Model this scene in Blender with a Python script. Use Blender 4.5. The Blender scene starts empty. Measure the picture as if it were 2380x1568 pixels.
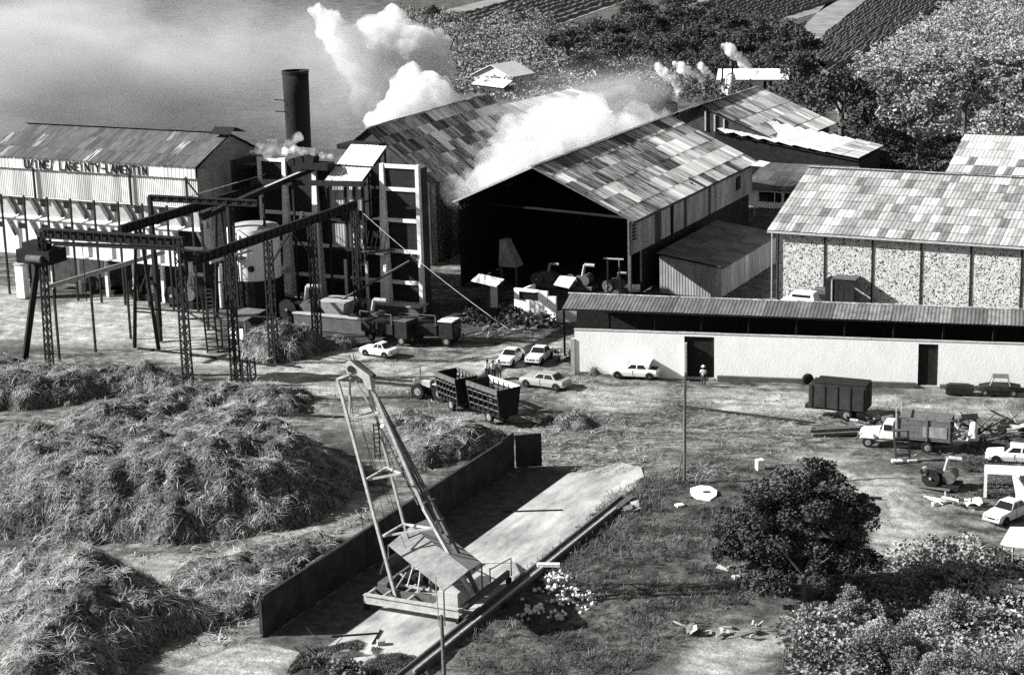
import bpy, bmesh, math, random
import numpy as np
from mathutils import Vector, Matrix, Euler
R = random.Random(7); NR = np.random.RandomState(7)
S = bpy.context.scene; COL = S.collection
# ------------------------------------------------------------------ camera (46 m above the yard, long lens)
F, H, PITCH, ROLL = 4509.8, 46.0, math.radians(14.389), math.radians(1.5004)
_r = np.array([1, 0, 0.]); _f = np.array([0, math.cos(PITCH), -math.sin(PITCH)]); _d = np.cross(_f, _r)
CR = math.cos(ROLL) * _r + math.sin(ROLL) * _d; CD = -math.sin(ROLL) * _r + math.cos(ROLL) * _d
CAM = np.array([0, 0, H])
cd = bpy.data.cameras.new('camera'); cam = bpy.data.objects.new('camera', cd); COL.objects.link(cam)
cd.sensor_width = 36; cd.lens = F / 2380 * 36; cd.clip_start = 1; cd.clip_end = 5000
cam.matrix_world = Matrix(((CR[0], -CD[0], -_f[0], 0), (CR[1], -CD[1], -_f[1], 0), (CR[2], -CD[2], -_f[2], H), (0, 0, 0, 1)))
S.camera = cam
# ------------------------------------------------------------------ light
SUN_EL = math.radians(28.5); SHX, SHY = 1.0, 0.0           # direction the shadows fall
w = bpy.data.worlds.new('World'); S.world = w; w.use_nodes = True
nt = w.node_tree; bg = nt.nodes['Background']
sky = nt.nodes.new('ShaderNodeTexSky'); sky.sky_type = 'NISHITA'; sky.sun_disc = False
sky.sun_elevation = SUN_EL; sky.sun_rotation = math.atan2(-SHX, -SHY)
bw = nt.nodes.new('ShaderNodeRGBToBW')
nt.links.new(sky.outputs[0], bw.inputs[0]); nt.links.new(bw.outputs[0], bg.inputs[0]); bg.inputs[1].default_value = 0.05
sd = bpy.data.lights.new('sun', 'SUN'); sd.energy = 5.0; sd.angle = math.radians(0.55); sd.color = (1, 0.995, 0.985)
sun = bpy.data.objects.new('sun', sd); COL.objects.link(sun)
_n = math.hypot(SHX, SHY)
sun.rotation_euler = Vector((SHX / _n * math.cos(SUN_EL), SHY / _n * math.cos(SUN_EL), -math.sin(SUN_EL))).to_track_quat('-Z', 'Y').to_euler()
S.view_settings.view_transform = 'Standard'; S.view_settings.look = 'None'; S.view_settings.gamma = 1
S.view_settings.exposure = 1.25; S.view_settings.use_curve_mapping = False
S.render.engine = 'CYCLES'; S.cycles.use_denoising = False
S.cycles.max_bounces = 6; S.cycles.diffuse_bounces = 2; S.cycles.glossy_bounces = 2; S.cycles.volume_bounces = 3
S.cycles.transparent_max_bounces = 8; S.cycles.volume_step_rate = 1.0; S.cycles.volume_max_steps = 96
S.cycles.sample_clamp_indirect = 1.5; S.cycles.caustics_reflective = False; S.cycles.caustics_refractive = False

# ------------------------------------------------------------------ where things stand
def g(x, y, z=0.0):
    v = CR * (x - 1190) / F + CD * (y - 784) / F + _f
    return CAM + v * ((z - H) / v[2])
YA = math.radians(26.04)
A = np.array([math.sin(YA), math.cos(YA), 0]); B = np.array([math.cos(YA), -math.sin(YA), 0])
def UV(u, v, z=0.0): return B * u + A * v + np.array([0, 0, z])
def gu(x, y, z=0.0):
    p = g(x, y, z); return float(p @ B), float(p @ A)

# ------------------------------------------------------------------ mesh helpers
def addobj(name, me, mat=None, parent=None):
    o = bpy.data.objects.new(name, me); COL.objects.link(o)
    if mat is not None and me is not None and len(me.materials) == 0: me.materials.append(mat)
    if parent is not None: o.parent = parent
    return o
class MB:
    def __init__(s): s.v = []; s.f = []
    def raw(s, vs, fs):
        n = len(s.v); s.v += [tuple(map(float, p)) for p in vs]; s.f += [tuple(n + i for i in f) for f in fs]; return s
    def hexa(s, p):   # 4 bottom + 4 top
        return s.raw(p, [(3, 2, 1, 0), (4, 5, 6, 7), (0, 1, 5, 4), (1, 2, 6, 5), (2, 3, 7, 6), (3, 0, 4, 7)])
    def box(s, x0, y0, z0, x1, y1, z1):
        return s.hexa([(x0, y0, z0), (x1, y0, z0), (x1, y1, z0), (x0, y1, z0), (x0, y0, z1), (x1, y0, z1), (x1, y1, z1), (x0, y1, z1)])
    def bar(s, p, q, w=0.15, h=None, up=(0, 0, 1)):
        h = w if h is None else h; p = Vector(p); q = Vector(q); d = (q - p)
        if d.length < 1e-6: return s
        d.normalize(); u = Vector(up)
        if abs(d.dot(u)) > .95: u = Vector((1, 0, 0)) if abs(d.x) < .9 else Vector((0, 1, 0))
        a = d.cross(u).normalized() * w / 2; b = a.cross(d).normalized() * h / 2
        return s.hexa([p - a - b, p + a - b, p + a + b, p - a + b, q - a - b, q + a - b, q + a + b, q - a + b])
    def tube(s, p, q, r0, r1=None, n=10, cap=True):
        r1 = r0 if r1 is None else r1; p = Vector(p); q = Vector(q); d = (q - p).normalized()
        u = Vector((0, 0, 1)) if abs(d.z) < .9 else Vector((1, 0, 0)); a = d.cross(u).normalized(); b = d.cross(a)
        vs = []
        for c, r in ((p, r0), (q, r1)):
            for i in range(n):
                t = 2 * math.pi * i / n; vs.append(c + a * r * math.cos(t) + b * r * math.sin(t))
        fs = [(i, (i + 1) % n, n + (i + 1) % n, n + i) for i in range(n)]
        if cap: fs += [tuple(range(n - 1, -1, -1)), tuple(range(n, 2 * n))]
        return s.raw(vs, fs)
    def lathe(s, prof, n=16, c=(0, 0, 0), axis='z'):
        vs = []; fs = []
        for r, z in prof:
            for i in range(n):
                t = 2 * math.pi * i / n
                p = (r * math.cos(t), r * math.sin(t), z) if axis == 'z' else (r * math.cos(t), z, r * math.sin(t))
                vs.append((p[0] + c[0], p[1] + c[1], p[2] + c[2]))
        for k in range(len(prof) - 1):
            for i in range(n):
                a, b = k * n + i, k * n + (i + 1) % n; fs.append((a, b, b + n, a + n))
        return s.raw(vs, fs)
    def prism(s, pts, z0, z1):
        n = len(pts); vs = [(x, y, z0) for x, y in pts] + [(x, y, z1) for x, y in pts]
        return s.raw(vs, [tuple(range(n - 1, -1, -1)), tuple(range(n, 2 * n))] + [(i, (i + 1) % n, n + (i + 1) % n, n + i) for i in range(n)])
    def slab(s, p, t):   # quad with thickness along its normal
        p = [Vector(q) for q in p]; nn = (p[1] - p[0]).cross(p[3] - p[0]).normalized() * t
        return s.hexa([q - nn for q in p] + p)
    def mesh(s, name, smooth=False, bevel=0):
        me = bpy.data.meshes.new(name); me.from_pydata(s.v, [], s.f); me.update()
        if bevel:
            bm = bmesh.new(); bm.from_mesh(me); bmesh.ops.bevel(bm, geom=bm.edges[:], offset=bevel, segments=1, affect='EDGES', clamp_overlap=True); bm.to_mesh(me); bm.free()
        if smooth: me.polygons.foreach_set('use_smooth', [True] * len(me.polygons))
        return me
def fastmesh(name, V, Fc, k):
    me = bpy.data.meshes.new(name); V = np.asarray(V, np.float32); Fc = np.asarray(Fc, np.int32)
    me.vertices.add(len(V)); me.vertices.foreach_set('co', V.ravel())
    me.loops.add(Fc.size); me.loops.foreach_set('vertex_index', Fc.ravel())
    me.polygons.add(len(Fc)); me.polygons.foreach_set('loop_start', np.arange(0, Fc.size, k, dtype=np.int32))
    me.polygons.foreach_set('loop_total', np.full(len(Fc), k, np.int32)); me.update(calc_edges=True); me.validate(); return me
class T:
    """one thing: an Empty at its base; parts are given in the thing's own axes (plus the offset)"""
    def __init__(s, name, label, cat, loc, yaw=0.0, off=(0, 0, 0), group=None, kind=None):
        s.o = bpy.data.objects.new(name, None); COL.objects.link(s.o); s.o.location = loc; s.o.rotation_euler = (0, 0, yaw)
        s.o.empty_display_size = .3; s.off = Vector(off)
        if kind: s.o['kind'] = kind
        if label: s.o['label'] = label
        if cat: s.o['category'] = cat
        if group: s.o['group'] = group
    def part(s, name, mb, mat, parent=None, smooth=False, bevel=0, label=None, kind=None):
        mb.v = [tuple(Vector(p) - s.off) for p in mb.v]
        o = addobj(name, mb.mesh(name, smooth, bevel), mat, parent or s.o)
        if label: o['label'] = label
        if kind: o['kind'] = kind
        return o
def uvT(name, label, cat, u, v, z=0, group=None):
    return T(name, label, cat, UV(u, v, z), -YA, (u, v, z), group)
def wT(name, label, cat, x, y, z=0, group=None):
    return T(name, label, cat, (x, y, z), 0, (x, y, z), group)
def one(name, mb, mat, label, cat, origin=None, group=None, smooth=False, bevel=0, kind=None, yaw=0):
    """a thing that is a single mesh; verts in world axes, origin moved to its base"""
    if origin is not None and yaw == 0: mb.v = [tuple(np.array(p) - np.array(origin)) for p in mb.v]
    o = addobj(name, mb.mesh(name, smooth, bevel), mat)
    if origin is not None: o.location = origin; o.rotation_euler = (0, 0, yaw)
    if kind: o['kind'] = kind
    if label: o['label'] = label
    if cat and kind != 'structure': o['category'] = cat
    if group: o['group'] = group
    return o
def copy_tree(o, parent=None):
    c = o.copy(); COL.objects.link(c)
    if parent is not None: c.parent = parent
    for ch in list(o.children): copy_tree(ch, c)
    return c

# ------------------------------------------------------------------ numpy noise
def _h(ix, iy, s): 
    n = (ix.astype(np.int64) * 374761393 + iy.astype(np.int64) * 668265263 + s * 1442695041) & 0x7fffffff
    n = ((n ^ (n >> 13)) * 1274126177) & 0x7fffffff
    return ((n ^ (n >> 16)) & 0xffff) / 65535.0
def vnoise(x, y, s=0):
    ix = np.floor(x); iy = np.floor(y); fx = x - ix; fy = y - iy; fx = fx * fx * (3 - 2 * fx); fy = fy * fy * (3 - 2 * fy)
    a = _h(ix, iy, s); b = _h(ix + 1, iy, s); c = _h(ix, iy + 1, s); d = _h(ix + 1, iy + 1, s)
    return a + (b - a) * fx + (c - a) * fy + (a - b - c + d) * fx * fy
def fbm(x, y, o=4, s=0):
    t = 0; a = .5
    for i in range(o): t = t + a * vnoise(x, y, s + i); x = x * 2.03; y = y * 2.03; a *= .5
    return t / (1 - .5 ** o)
def polysd(X, Y, P):
    """signed distance to polygon, positive inside"""
    P = np.array(P)[:, :2]; d = np.full(X.shape, 1e9); ins = np.zeros(X.shape, bool)
    for i in range(len(P)):
        a, b = P[i], P[(i + 1) % len(P)]; e = b - a; wx = X - a[0]; wy = Y - a[1]
        t = np.clip((wx * e[0] + wy * e[1]) / (e @ e + 1e-9), 0, 1)
        d = np.minimum(d, np.hypot(wx - e[0] * t, wy - e[1] * t))
        c = ((a[1] > Y) != (b[1] > Y)) & (X < (b[0] - a[0]) * (Y - a[1]) / (b[1] - a[1] + 1e-12) + a[0]); ins ^= c
    return np.where(ins, d, -d)
def sm(x, a, b): t = np.clip((x - a) / (b - a), 0, 1); return t * t * (3 - 2 * t)

# ------------------------------------------------------------------ materials
def mk(name):
    m = bpy.data.materials.new(name); m.use_nodes = True; nt = m.node_tree; return m, nt, nt.nodes['Principled BSDF'], nt.nodes, nt.links
def gray(v): return (v, v, v * .985, 1)
def mat(name, base, rough=.85, var=.5, scale=1.5, stretch=(1, 1, 1), rot=0, bump=.0, bscale=20, lo=None, hi=None, coord='pos', metal=0, detail=6, contrast=1.0, spec=.08):
    m, nt, p, N, L = mk(name)
    tc = N.new('ShaderNodeTexCoord') if coord == 'obj' else N.new('ShaderNodeNewGeometry')
    src = tc.outputs['Object'] if coord == 'obj' else tc.outputs['Position']
    mp = N.new('ShaderNodeMapping'); mp.vector_type = 'POINT'; L.new(src, mp.inputs[0])
    mp.inputs['Rotation'].default_value = (0, 0, rot); 
    mp2 = N.new('ShaderNodeMapping'); L.new(mp.outputs[0], mp2.inputs[0]); mp2.inputs['Scale'].default_value = stretch
    if coord == 'obj':
        oi = N.new('ShaderNodeObjectInfo'); ml = N.new('ShaderNodeMath'); ml.operation = 'MULTIPLY'; ml.inputs[1].default_value = 57.0; L.new(oi.outputs['Random'], ml.inputs[0]); L.new(ml.outputs[0], mp2.inputs['Location'])
    nz = N.new('ShaderNodeTexNoise'); nz.inputs['Scale'].default_value = scale; nz.inputs['Detail'].default_value = detail; nz.inputs['Roughness'].default_value = .68; L.new(mp2.outputs[0], nz.inputs[0])
    cr = N.new('ShaderNodeValToRGB'); e = cr.color_ramp.elements
    k = .22 / contrast
    e[0].position = .5 - k; e[1].position = .5 + k
    e[0].color = gray(lo if lo is not None else base * (1 - var)); e[1].color = gray(hi if hi is not None else min(.9, base * (1 + var)))
    L.new(nz.outputs[0], cr.inputs[0])
    out = cr.outputs[0]
    if coord == 'obj':
        mx = N.new('ShaderNodeMix'); mx.data_type = 'RGBA'; mx.blend_type = 'MULTIPLY'; mx.inputs[0].default_value = 1
        mr = N.new('ShaderNodeMapRange'); mr.inputs['To Min'].default_value = .72; mr.inputs['To Max'].default_value = 1.22; L.new(oi.outputs['Random'], mr.inputs[0])
        L.new(out, mx.inputs[6]); L.new(mr.outputs[0], mx.inputs[7]); out = mx.outputs[2]
    L.new(out, p.inputs['Base Color']); p.inputs['Roughness'].default_value = rough; p.inputs['Metallic'].default_value = metal
    p.inputs['Specular IOR Level'].default_value = spec
    if bump:
        n2 = N.new('ShaderNodeTexNoise'); n2.inputs['Scale'].default_value = bscale; n2.inputs['Detail'].default_value = 5; L.new(src, n2.inputs[0])
        b = N.new('ShaderNodeBump'); b.inputs['Strength'].default_value = 1; b.inputs['Distance'].default_value = bump; L.new(n2.outputs[0], b.inputs['Height']); L.new(b.outputs[0], p.inputs['Normal'])
    return m
M = dict(
    white=mat('white_limewash', .84, .9, .13, .9, (1, 1, .6), bump=.015, bscale=6, lo=.72, hi=.88, contrast=.8),
    concrete_white=mat('pale_painted_concrete', .62, .9, .2, 2.0, bump=.01),
    concrete=mat('concrete', .36, .9, .3, 1.0, bump=.02, bscale=8),
    plinth=mat('grey_cement', .09, .9, .4, 1.0),
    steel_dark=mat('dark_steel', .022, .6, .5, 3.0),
    steel_mid=mat('weathered_steel', .10, .6, .5, 4.0),
    steel_light=mat('pale_painted_steel', .36, .6, .35, 3.0),
    timber=mat('old_timber', .12, .9, .5, 5, bump=.01),
    black=mat('blackened_metal', .018, .8, .5, 3.0),
    infill=mat('dark_corrugated_infill', .02, .8, .5, 2.0),
    rust=mat('rust_plate', .035, .8, .6, .8, bump=.01),
    paint_white=mat('white_car_paint', .75, .35, .05, 1.0, spec=.5),
    paint_grey=mat('grey_car_paint', .33, .35, .1, 1.0, spec=.5),
    paint_cream=mat('faded_truck_paint', .58, .5, .2, 2.0, spec=.5),
    glass=mat('dark_glass', .012, .08, .3, 2.0, spec=.6),
    rubber=mat('tyre_rubber', .02, .9, .3, 4.0),
    rim=mat('wheel_rim', .2, .5, .3, 4.0),
    skin=mat('skin', .07, .7, .1, 4.0), shirt=mat('white_shirt', .75, .9, .1, 4.0), shirt2=mat('pale_shirt', .5, .9, .1, 4.0),
    trousers=mat('dark_trousers', .05, .9, .2, 4.0), trousers2=mat('grey_trousers', .2, .9, .2, 4.0), hat=mat('straw_hat', .7, .9, .1, 4.0),
    s_light=mat('pale_roof_sheet', .50, .7, .3, 1.0, (4.0, .35, 1), coord='obj', contrast=1.8, metal=.0, lo=.2, hi=.74),
    s_bright=mat('new_roof_sheet', .8, .6, .15, 1.0, (2.0, .4, 1), coord='obj', lo=.62, hi=.88),
    s_mid=mat('weathered_roof_sheet', .2, .8, .6, 1.0, (4.5, .35, 1), coord='obj', contrast=2.2, lo=.03, hi=.5),
    s_dark=mat('rusted_roof_sheet', .05, .9, .7, 1.0, (5.0, .3, 1), coord='obj', contrast=2.2, lo=.01, hi=.2),
    s_grey=mat('grey_roof_sheet', .17, .8, .35, 1.0, (1.6, .5, 1), coord='obj', lo=.06, hi=.16),
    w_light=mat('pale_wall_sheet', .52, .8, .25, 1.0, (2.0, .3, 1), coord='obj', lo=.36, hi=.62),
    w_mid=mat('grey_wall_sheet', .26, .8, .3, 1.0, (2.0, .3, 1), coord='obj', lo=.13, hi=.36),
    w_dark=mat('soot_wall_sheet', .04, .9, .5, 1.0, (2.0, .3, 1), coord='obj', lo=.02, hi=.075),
    mortar=mat('lime_mortar', .6, .95, .2, 1.5, lo=.3, hi=.62, bump=.03, bscale=5, contrast=.8),
    stone_d=mat('dark_rubble_stone', .1, .9, .5, 3, coord='obj', lo=.03, hi=.16), stone_l=mat('pale_rubble_stone', .4, .9, .3, 3, coord='obj', lo=.25, hi=.5),
    rubble=mat('white_rubble', .68, .9, .15, 3, coord='obj', lo=.5, hi=.8),
    mound=mat('bagasse', .09, .95, .6, 5, lo=.012, hi=.15, bump=.15, bscale=5, contrast=1.8),
    stalk=mat('cut_cane_straw', .3, .85, .4, .8, lo=.05, hi=.5, contrast=1.5), 
    bark=mat('bark', .1, .9, .4, 4),
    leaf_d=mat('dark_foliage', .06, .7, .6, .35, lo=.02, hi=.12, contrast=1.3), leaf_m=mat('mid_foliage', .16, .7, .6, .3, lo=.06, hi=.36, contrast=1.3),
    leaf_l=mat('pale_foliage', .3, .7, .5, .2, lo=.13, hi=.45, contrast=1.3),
    crop=mat('crop_foliage', .10, .8, .6, .4, lo=.04, hi=.18), grassm=mat('grass_blades', .08, .8, .6, .5, lo=.02, hi=.17, contrast=1.3),
    letter=mat('black_sign_paint', .012, .7, .2, 3),
)
# ------------------------------------------------------------------ ground
def zone(px, z=0): return [g(x, y, z)[:2] for x, y in px]
Zg = [zone([(1110, 1600), (1060, 1530), (1110, 1450), (1215, 1330), (1300, 1270), (1420, 1150), (1540, 1090), (1660, 1062), (1800, 1080), (1960, 1150), (2010, 1250), (1960, 1330), (1850, 1360), (1740, 1400), (1400, 1600)]),
      zone([(640, 1600), (700, 1520), (830, 1490), (960, 1530), (1020, 1600)]),
      zone([(1840, 1420), (2000, 1300), (2200, 1260), (2420, 1330), (2420, 1620), (1780, 1620)]),
      zone([(2230, 1040), (2420, 960), (2420, 1160), (2250, 1150)])]
Zd = [zone([(-80, 660), (200, 690), (420, 700), (520, 760), (640, 810), (640, 870), (420, 850), (300, 800), (-80, 800)]),
      zone([(430, 850), (660, 850), (760, 800), (960, 840), (1330, 780), (1330, 830), (1000, 900), (760, 960), (500, 880)]),
      zone([(1320, 900), (2400, 915), (2400, 960), (1900, 960), (1300, 940)]),
      zone([(280, 1300), (560, 1270), (830, 1130), (880, 1160), (740, 1240), (560, 1300), (380, 1345)]),
      zone([(740, 930), (900, 900), (960, 980), (820, 1020)]),
      zone([(250, 1620), (480, 1480), (720, 1490), (800, 1490), (700, 1530), (600, 1620)]),
      zone([(1830, 1040), (2060, 1080), (2160, 1200), (2240, 1300), (1990, 1330), (2030, 1200), (1960, 1130)]),
      zone([(1560, 1085), (1700, 1060), (1690, 1100), (1580, 1110)]),
      zone([(1390, 1600), (1620, 1500), (1850, 1440), (1950, 1345), (1990, 1350), (1880, 1470), (1600, 1620)])]
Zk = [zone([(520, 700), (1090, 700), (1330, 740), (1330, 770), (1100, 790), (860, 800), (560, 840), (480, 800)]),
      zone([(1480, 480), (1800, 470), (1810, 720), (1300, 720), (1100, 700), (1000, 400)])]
def axis(a, b, st, far0, far1, n):
    c = np.arange(a, b, st); l = a - (np.geomspace(1, 1 + a - far0, n) - 1)[::-1][:-1]; r_ = c[-1] + np.geomspace(1, 1 + far1 - c[-1], n)[1:] - 1
    return np.concatenate([l, c, r_])
xs = axis(-55, 60, .36, -1200, 1200, 26); ys = axis(86, 250, .36, 10, 2600, 34)
X, Y = np.meshgrid(xs, ys)
near = sm(-np.hypot(np.maximum(0, np.abs(X) - 52), np.maximum(0, np.abs(Y - 166) - 76)), -12, 0)
uvV = X * A[0] + Y * A[1]; uvU = X * B[0] + Y * B[1]
Z = (fbm(X / 6, Y / 6, 3, 3) - .5) * .35 * near + (fbm(X / 1.1, Y / 1.1, 3, 9) - .5) * .22 * near
flat = sm(np.minimum(np.minimum(uvU + 63.5, -48.8 - uvU), np.minimum(uvV - 84, 132 - uvV)), -1.5, .2)
Z = Z * (1 - flat) - .06
def zmix(zs, soft, s, amp=3.0):
    o = np.zeros_like(X); nse = (fbm(X / 3.0, Y / 3.0, 4, s) - .5) * amp
    for P in zs: o = np.maximum(o, sm(polysd(X, Y, P) + nse, -soft, soft))
    return o
trk = np.zeros_like(X)
for pl, off in (([(2420, 1290), (2150, 1190), (2040, 1110), (1900, 1040), (1650, 985), (1300, 950), (1000, 930), (700, 880), (300, 850), (-60, 830)], .75), ([(1960, 1360), (2060, 1230), (2020, 1120), (1850, 1030), (1560, 1010), (1260, 1030)], .7), ([(1330, 780), (1180, 800), (1000, 850), (820, 900), (700, 960)], .75), ([(2400, 945), (1900, 935), (1500, 925), (1330, 905)], .8), ([(1560, 1075), (1430, 1000), (1250, 920), (1060, 860), (760, 830), (500, 800)], .75), ([(300, 1600), (560, 1500), (740, 1490)], .7), ([(2380, 960), (2000, 1000), (1700, 1060), (1560, 1100)], .7)):
    Pl = np.array([g(*q)[:2] for q in pl]); tt_ = np.linspace(0, len(Pl) - 1, 60); Pl = np.stack([np.interp(tt_, range(len(Pl)), Pl[:, 0]), np.interp(tt_, range(len(Pl)), Pl[:, 1])], 1)
    for _ in range(4): Pl[1:-1] = (Pl[:-2] + Pl[1:-1] * 2 + Pl[2:]) / 4
    dd_ = np.full(X.shape, 1e9)
    for a_, b_2 in zip(Pl[:-1], Pl[1:]):
        e_ = b_2 - a_; wx = X - a_[0]; wy = Y - a_[1]; t_ = np.clip((wx * e_[0] + wy * e_[1]) / (e_ @ e_ + 1e-9), 0, 1); dd_ = np.minimum(dd_, np.hypot(wx - e_[0] * t_, wy - e_[1] * t_))
    wob = (fbm(X / 5, Y / 5, 3, 61) - .5) * .8
    trk = np.maximum(trk, np.exp(-((np.abs(dd_ + wob) - off) / .26) ** 2) * sm(fbm(X / 4, Y / 4, 3, 71), .35, .5)); trk = np.maximum(trk, -1)
Z = Z - trk * .07
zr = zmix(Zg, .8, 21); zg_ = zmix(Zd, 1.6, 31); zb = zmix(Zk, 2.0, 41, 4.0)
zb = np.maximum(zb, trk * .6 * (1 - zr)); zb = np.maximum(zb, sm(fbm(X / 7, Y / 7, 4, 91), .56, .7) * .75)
far = sm(uvV + uvU * .05, 205, 222) * (1 - sm(uvU, -44, -38)) 
far = np.maximum(far, sm(Y, 232, 240)); zr = np.maximum(zr, far * (.55 + .45 * sm(fbm(X / 22, Y / 22, 3, 55), .35, .6)))
Z += zr * (1 - far) * (fbm(X / .8, Y / .8, 2, 77)) * .18
ny, nx = X.shape; V = np.stack([X, Y, Z], -1).reshape(-1, 3)
ii = np.arange((ny - 1) * (nx - 1)); q = ii // (nx - 1) * nx + ii % (nx - 1)
gm = fastmesh('ground', V, np.stack([q, q + 1, q + nx + 1, q + nx], 1), 4)
ca = gm.color_attributes.new('zone', 'FLOAT_COLOR', 'POINT')
ca.data.foreach_set('color', np.stack([zr, zg_, zb, np.ones_like(X)], -1).astype(np.float32).ravel())
gm.polygons.foreach_set('use_smooth', [True] * len(gm.polygons))
m, nt, p, N, L = mk('yard_soil')
geo = N.new('ShaderNodeNewGeometry')
def noise(scale, detail=8, stretch=None, rot=0, rough=.7):
    mp = N.new('ShaderNodeMapping'); L.new(geo.outputs['Position'], mp.inputs[0]); mp.inputs['Rotation'].default_value = (0, 0, rot)
    m2 = N.new('ShaderNodeMapping'); L.new(mp.outputs[0], m2.inputs[0])
    if stretch: m2.inputs['Scale'].default_value = stretch
    n = N.new('ShaderNodeTexNoise'); n.inputs['Scale'].default_value = scale; n.inputs['Detail'].default_value = detail; n.inputs['Roughness'].default_value = rough; L.new(m2.outputs[0], n.inputs[0]); return n.outputs[0]
def ramp(src, lo, hi, a=.35, b=.65):
    c = N.new('ShaderNodeValToRGB'); c.color_ramp.elements[0].position = a; c.color_ramp.elements[1].position = b
    c.color_ramp.elements[0].color = gray(lo); c.color_ramp.elements[1].color = gray(hi); L.new(src, c.inputs[0]); return c.outputs[0]
def mixc(a, b, f, mode='MIX'):
    x = N.new('ShaderNodeMix'); x.data_type = 'RGBA'; x.blend_type = mode
    if isinstance(f, float): x.inputs[0].default_value = f
    else: L.new(f, x.inputs[0])
    L.new(a, x.inputs[6]); L.new(b, x.inputs[7]); return x.outputs[2]
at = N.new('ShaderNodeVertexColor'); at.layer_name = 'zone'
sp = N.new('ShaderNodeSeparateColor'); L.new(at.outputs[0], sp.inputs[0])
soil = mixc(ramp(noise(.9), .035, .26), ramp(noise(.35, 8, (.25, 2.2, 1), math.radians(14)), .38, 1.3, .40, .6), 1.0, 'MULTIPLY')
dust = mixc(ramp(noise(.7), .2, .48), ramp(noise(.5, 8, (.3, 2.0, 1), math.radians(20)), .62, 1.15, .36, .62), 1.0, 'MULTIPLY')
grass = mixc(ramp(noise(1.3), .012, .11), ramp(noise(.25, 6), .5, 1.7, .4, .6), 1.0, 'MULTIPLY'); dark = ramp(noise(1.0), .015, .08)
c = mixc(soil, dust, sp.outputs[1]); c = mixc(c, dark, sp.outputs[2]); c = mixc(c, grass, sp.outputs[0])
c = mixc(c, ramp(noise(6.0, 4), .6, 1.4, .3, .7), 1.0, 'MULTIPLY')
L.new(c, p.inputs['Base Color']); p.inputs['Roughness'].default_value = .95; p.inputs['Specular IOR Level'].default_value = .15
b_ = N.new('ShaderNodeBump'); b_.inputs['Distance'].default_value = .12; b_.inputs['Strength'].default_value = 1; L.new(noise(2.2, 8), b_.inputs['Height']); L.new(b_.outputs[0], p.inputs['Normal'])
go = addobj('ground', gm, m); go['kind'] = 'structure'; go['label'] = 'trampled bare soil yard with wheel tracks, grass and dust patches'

# ------------------------------------------------------------------ strand and leaf clouds (one mesh each)
def ribbons(name, P, dirs, length, width, mat_, bend=.3, seed=1):
    """bent leaf or stalk strips: P (n,3) roots, dirs (n,3)"""
    rs = np.random.RandomState(seed); n = len(P); ln = (length[0] + (length[1] - length[0]) * rs.rand(n))[:, None]
    d = dirs / np.linalg.norm(dirs, axis=1, keepdims=True); u = np.cross(d, [0, 0, 1.]) + 1e-3; u /= np.linalg.norm(u, axis=1, keepdims=True)
    tw = (rs.rand(n, 3) - .5) * .8; u = u + tw; u /= np.linalg.norm(u, axis=1, keepdims=True)
    wd = (width[0] + (width[1] - width[0]) * rs.rand(n))[:, None]; b = (rs.rand(n, 3) - .5) * bend * ln; b[:, 2] -= bend * .3 * ln[:, 0]
    p1 = P + d * ln * .5; p2 = P + d * ln + b; a = u * wd / 2
    V = np.stack([P - a, P + a, p1 + a * 1.1, p1 - a * 1.1, p2 + a * .4, p2 - a * .4], 1).reshape(-1, 3)
    i = np.arange(n) * 6; Fc = np.concatenate([np.stack([i, i + 1, i + 2, i + 3], 1), np.stack([i + 3, i + 2, i + 4, i + 5], 1)])
    me = fastmesh(name, V, Fc, 4); me.materials.append(mat_); return me
def leaves(name, P, size, mat_, seed=1, updown=.5):
    rs = np.random.RandomState(seed); n = len(P); a = rs.randn(n, 3); a[:, 2] *= updown; a /= np.linalg.norm(a, axis=1, keepdims=True)
    b = np.cross(a, rs.randn(n, 3)); b /= np.linalg.norm(b, axis=1, keepdims=True)
    s = (size[0] + (size[1] - size[0]) * rs.rand(n))[:, None]
    a = a * s; b = b * s * .55; c = np.cross(a, b) / (s + 1e-9) * .3
    V = np.stack([P - a, P + b + c, P + a, P - b + c], 1).reshape(-1, 3); i = np.arange(n) * 4
    me = fastmesh(name, V, np.stack([i, i + 1, i + 2, i + 3], 1), 4); me.materials.append(mat_); return me

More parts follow.
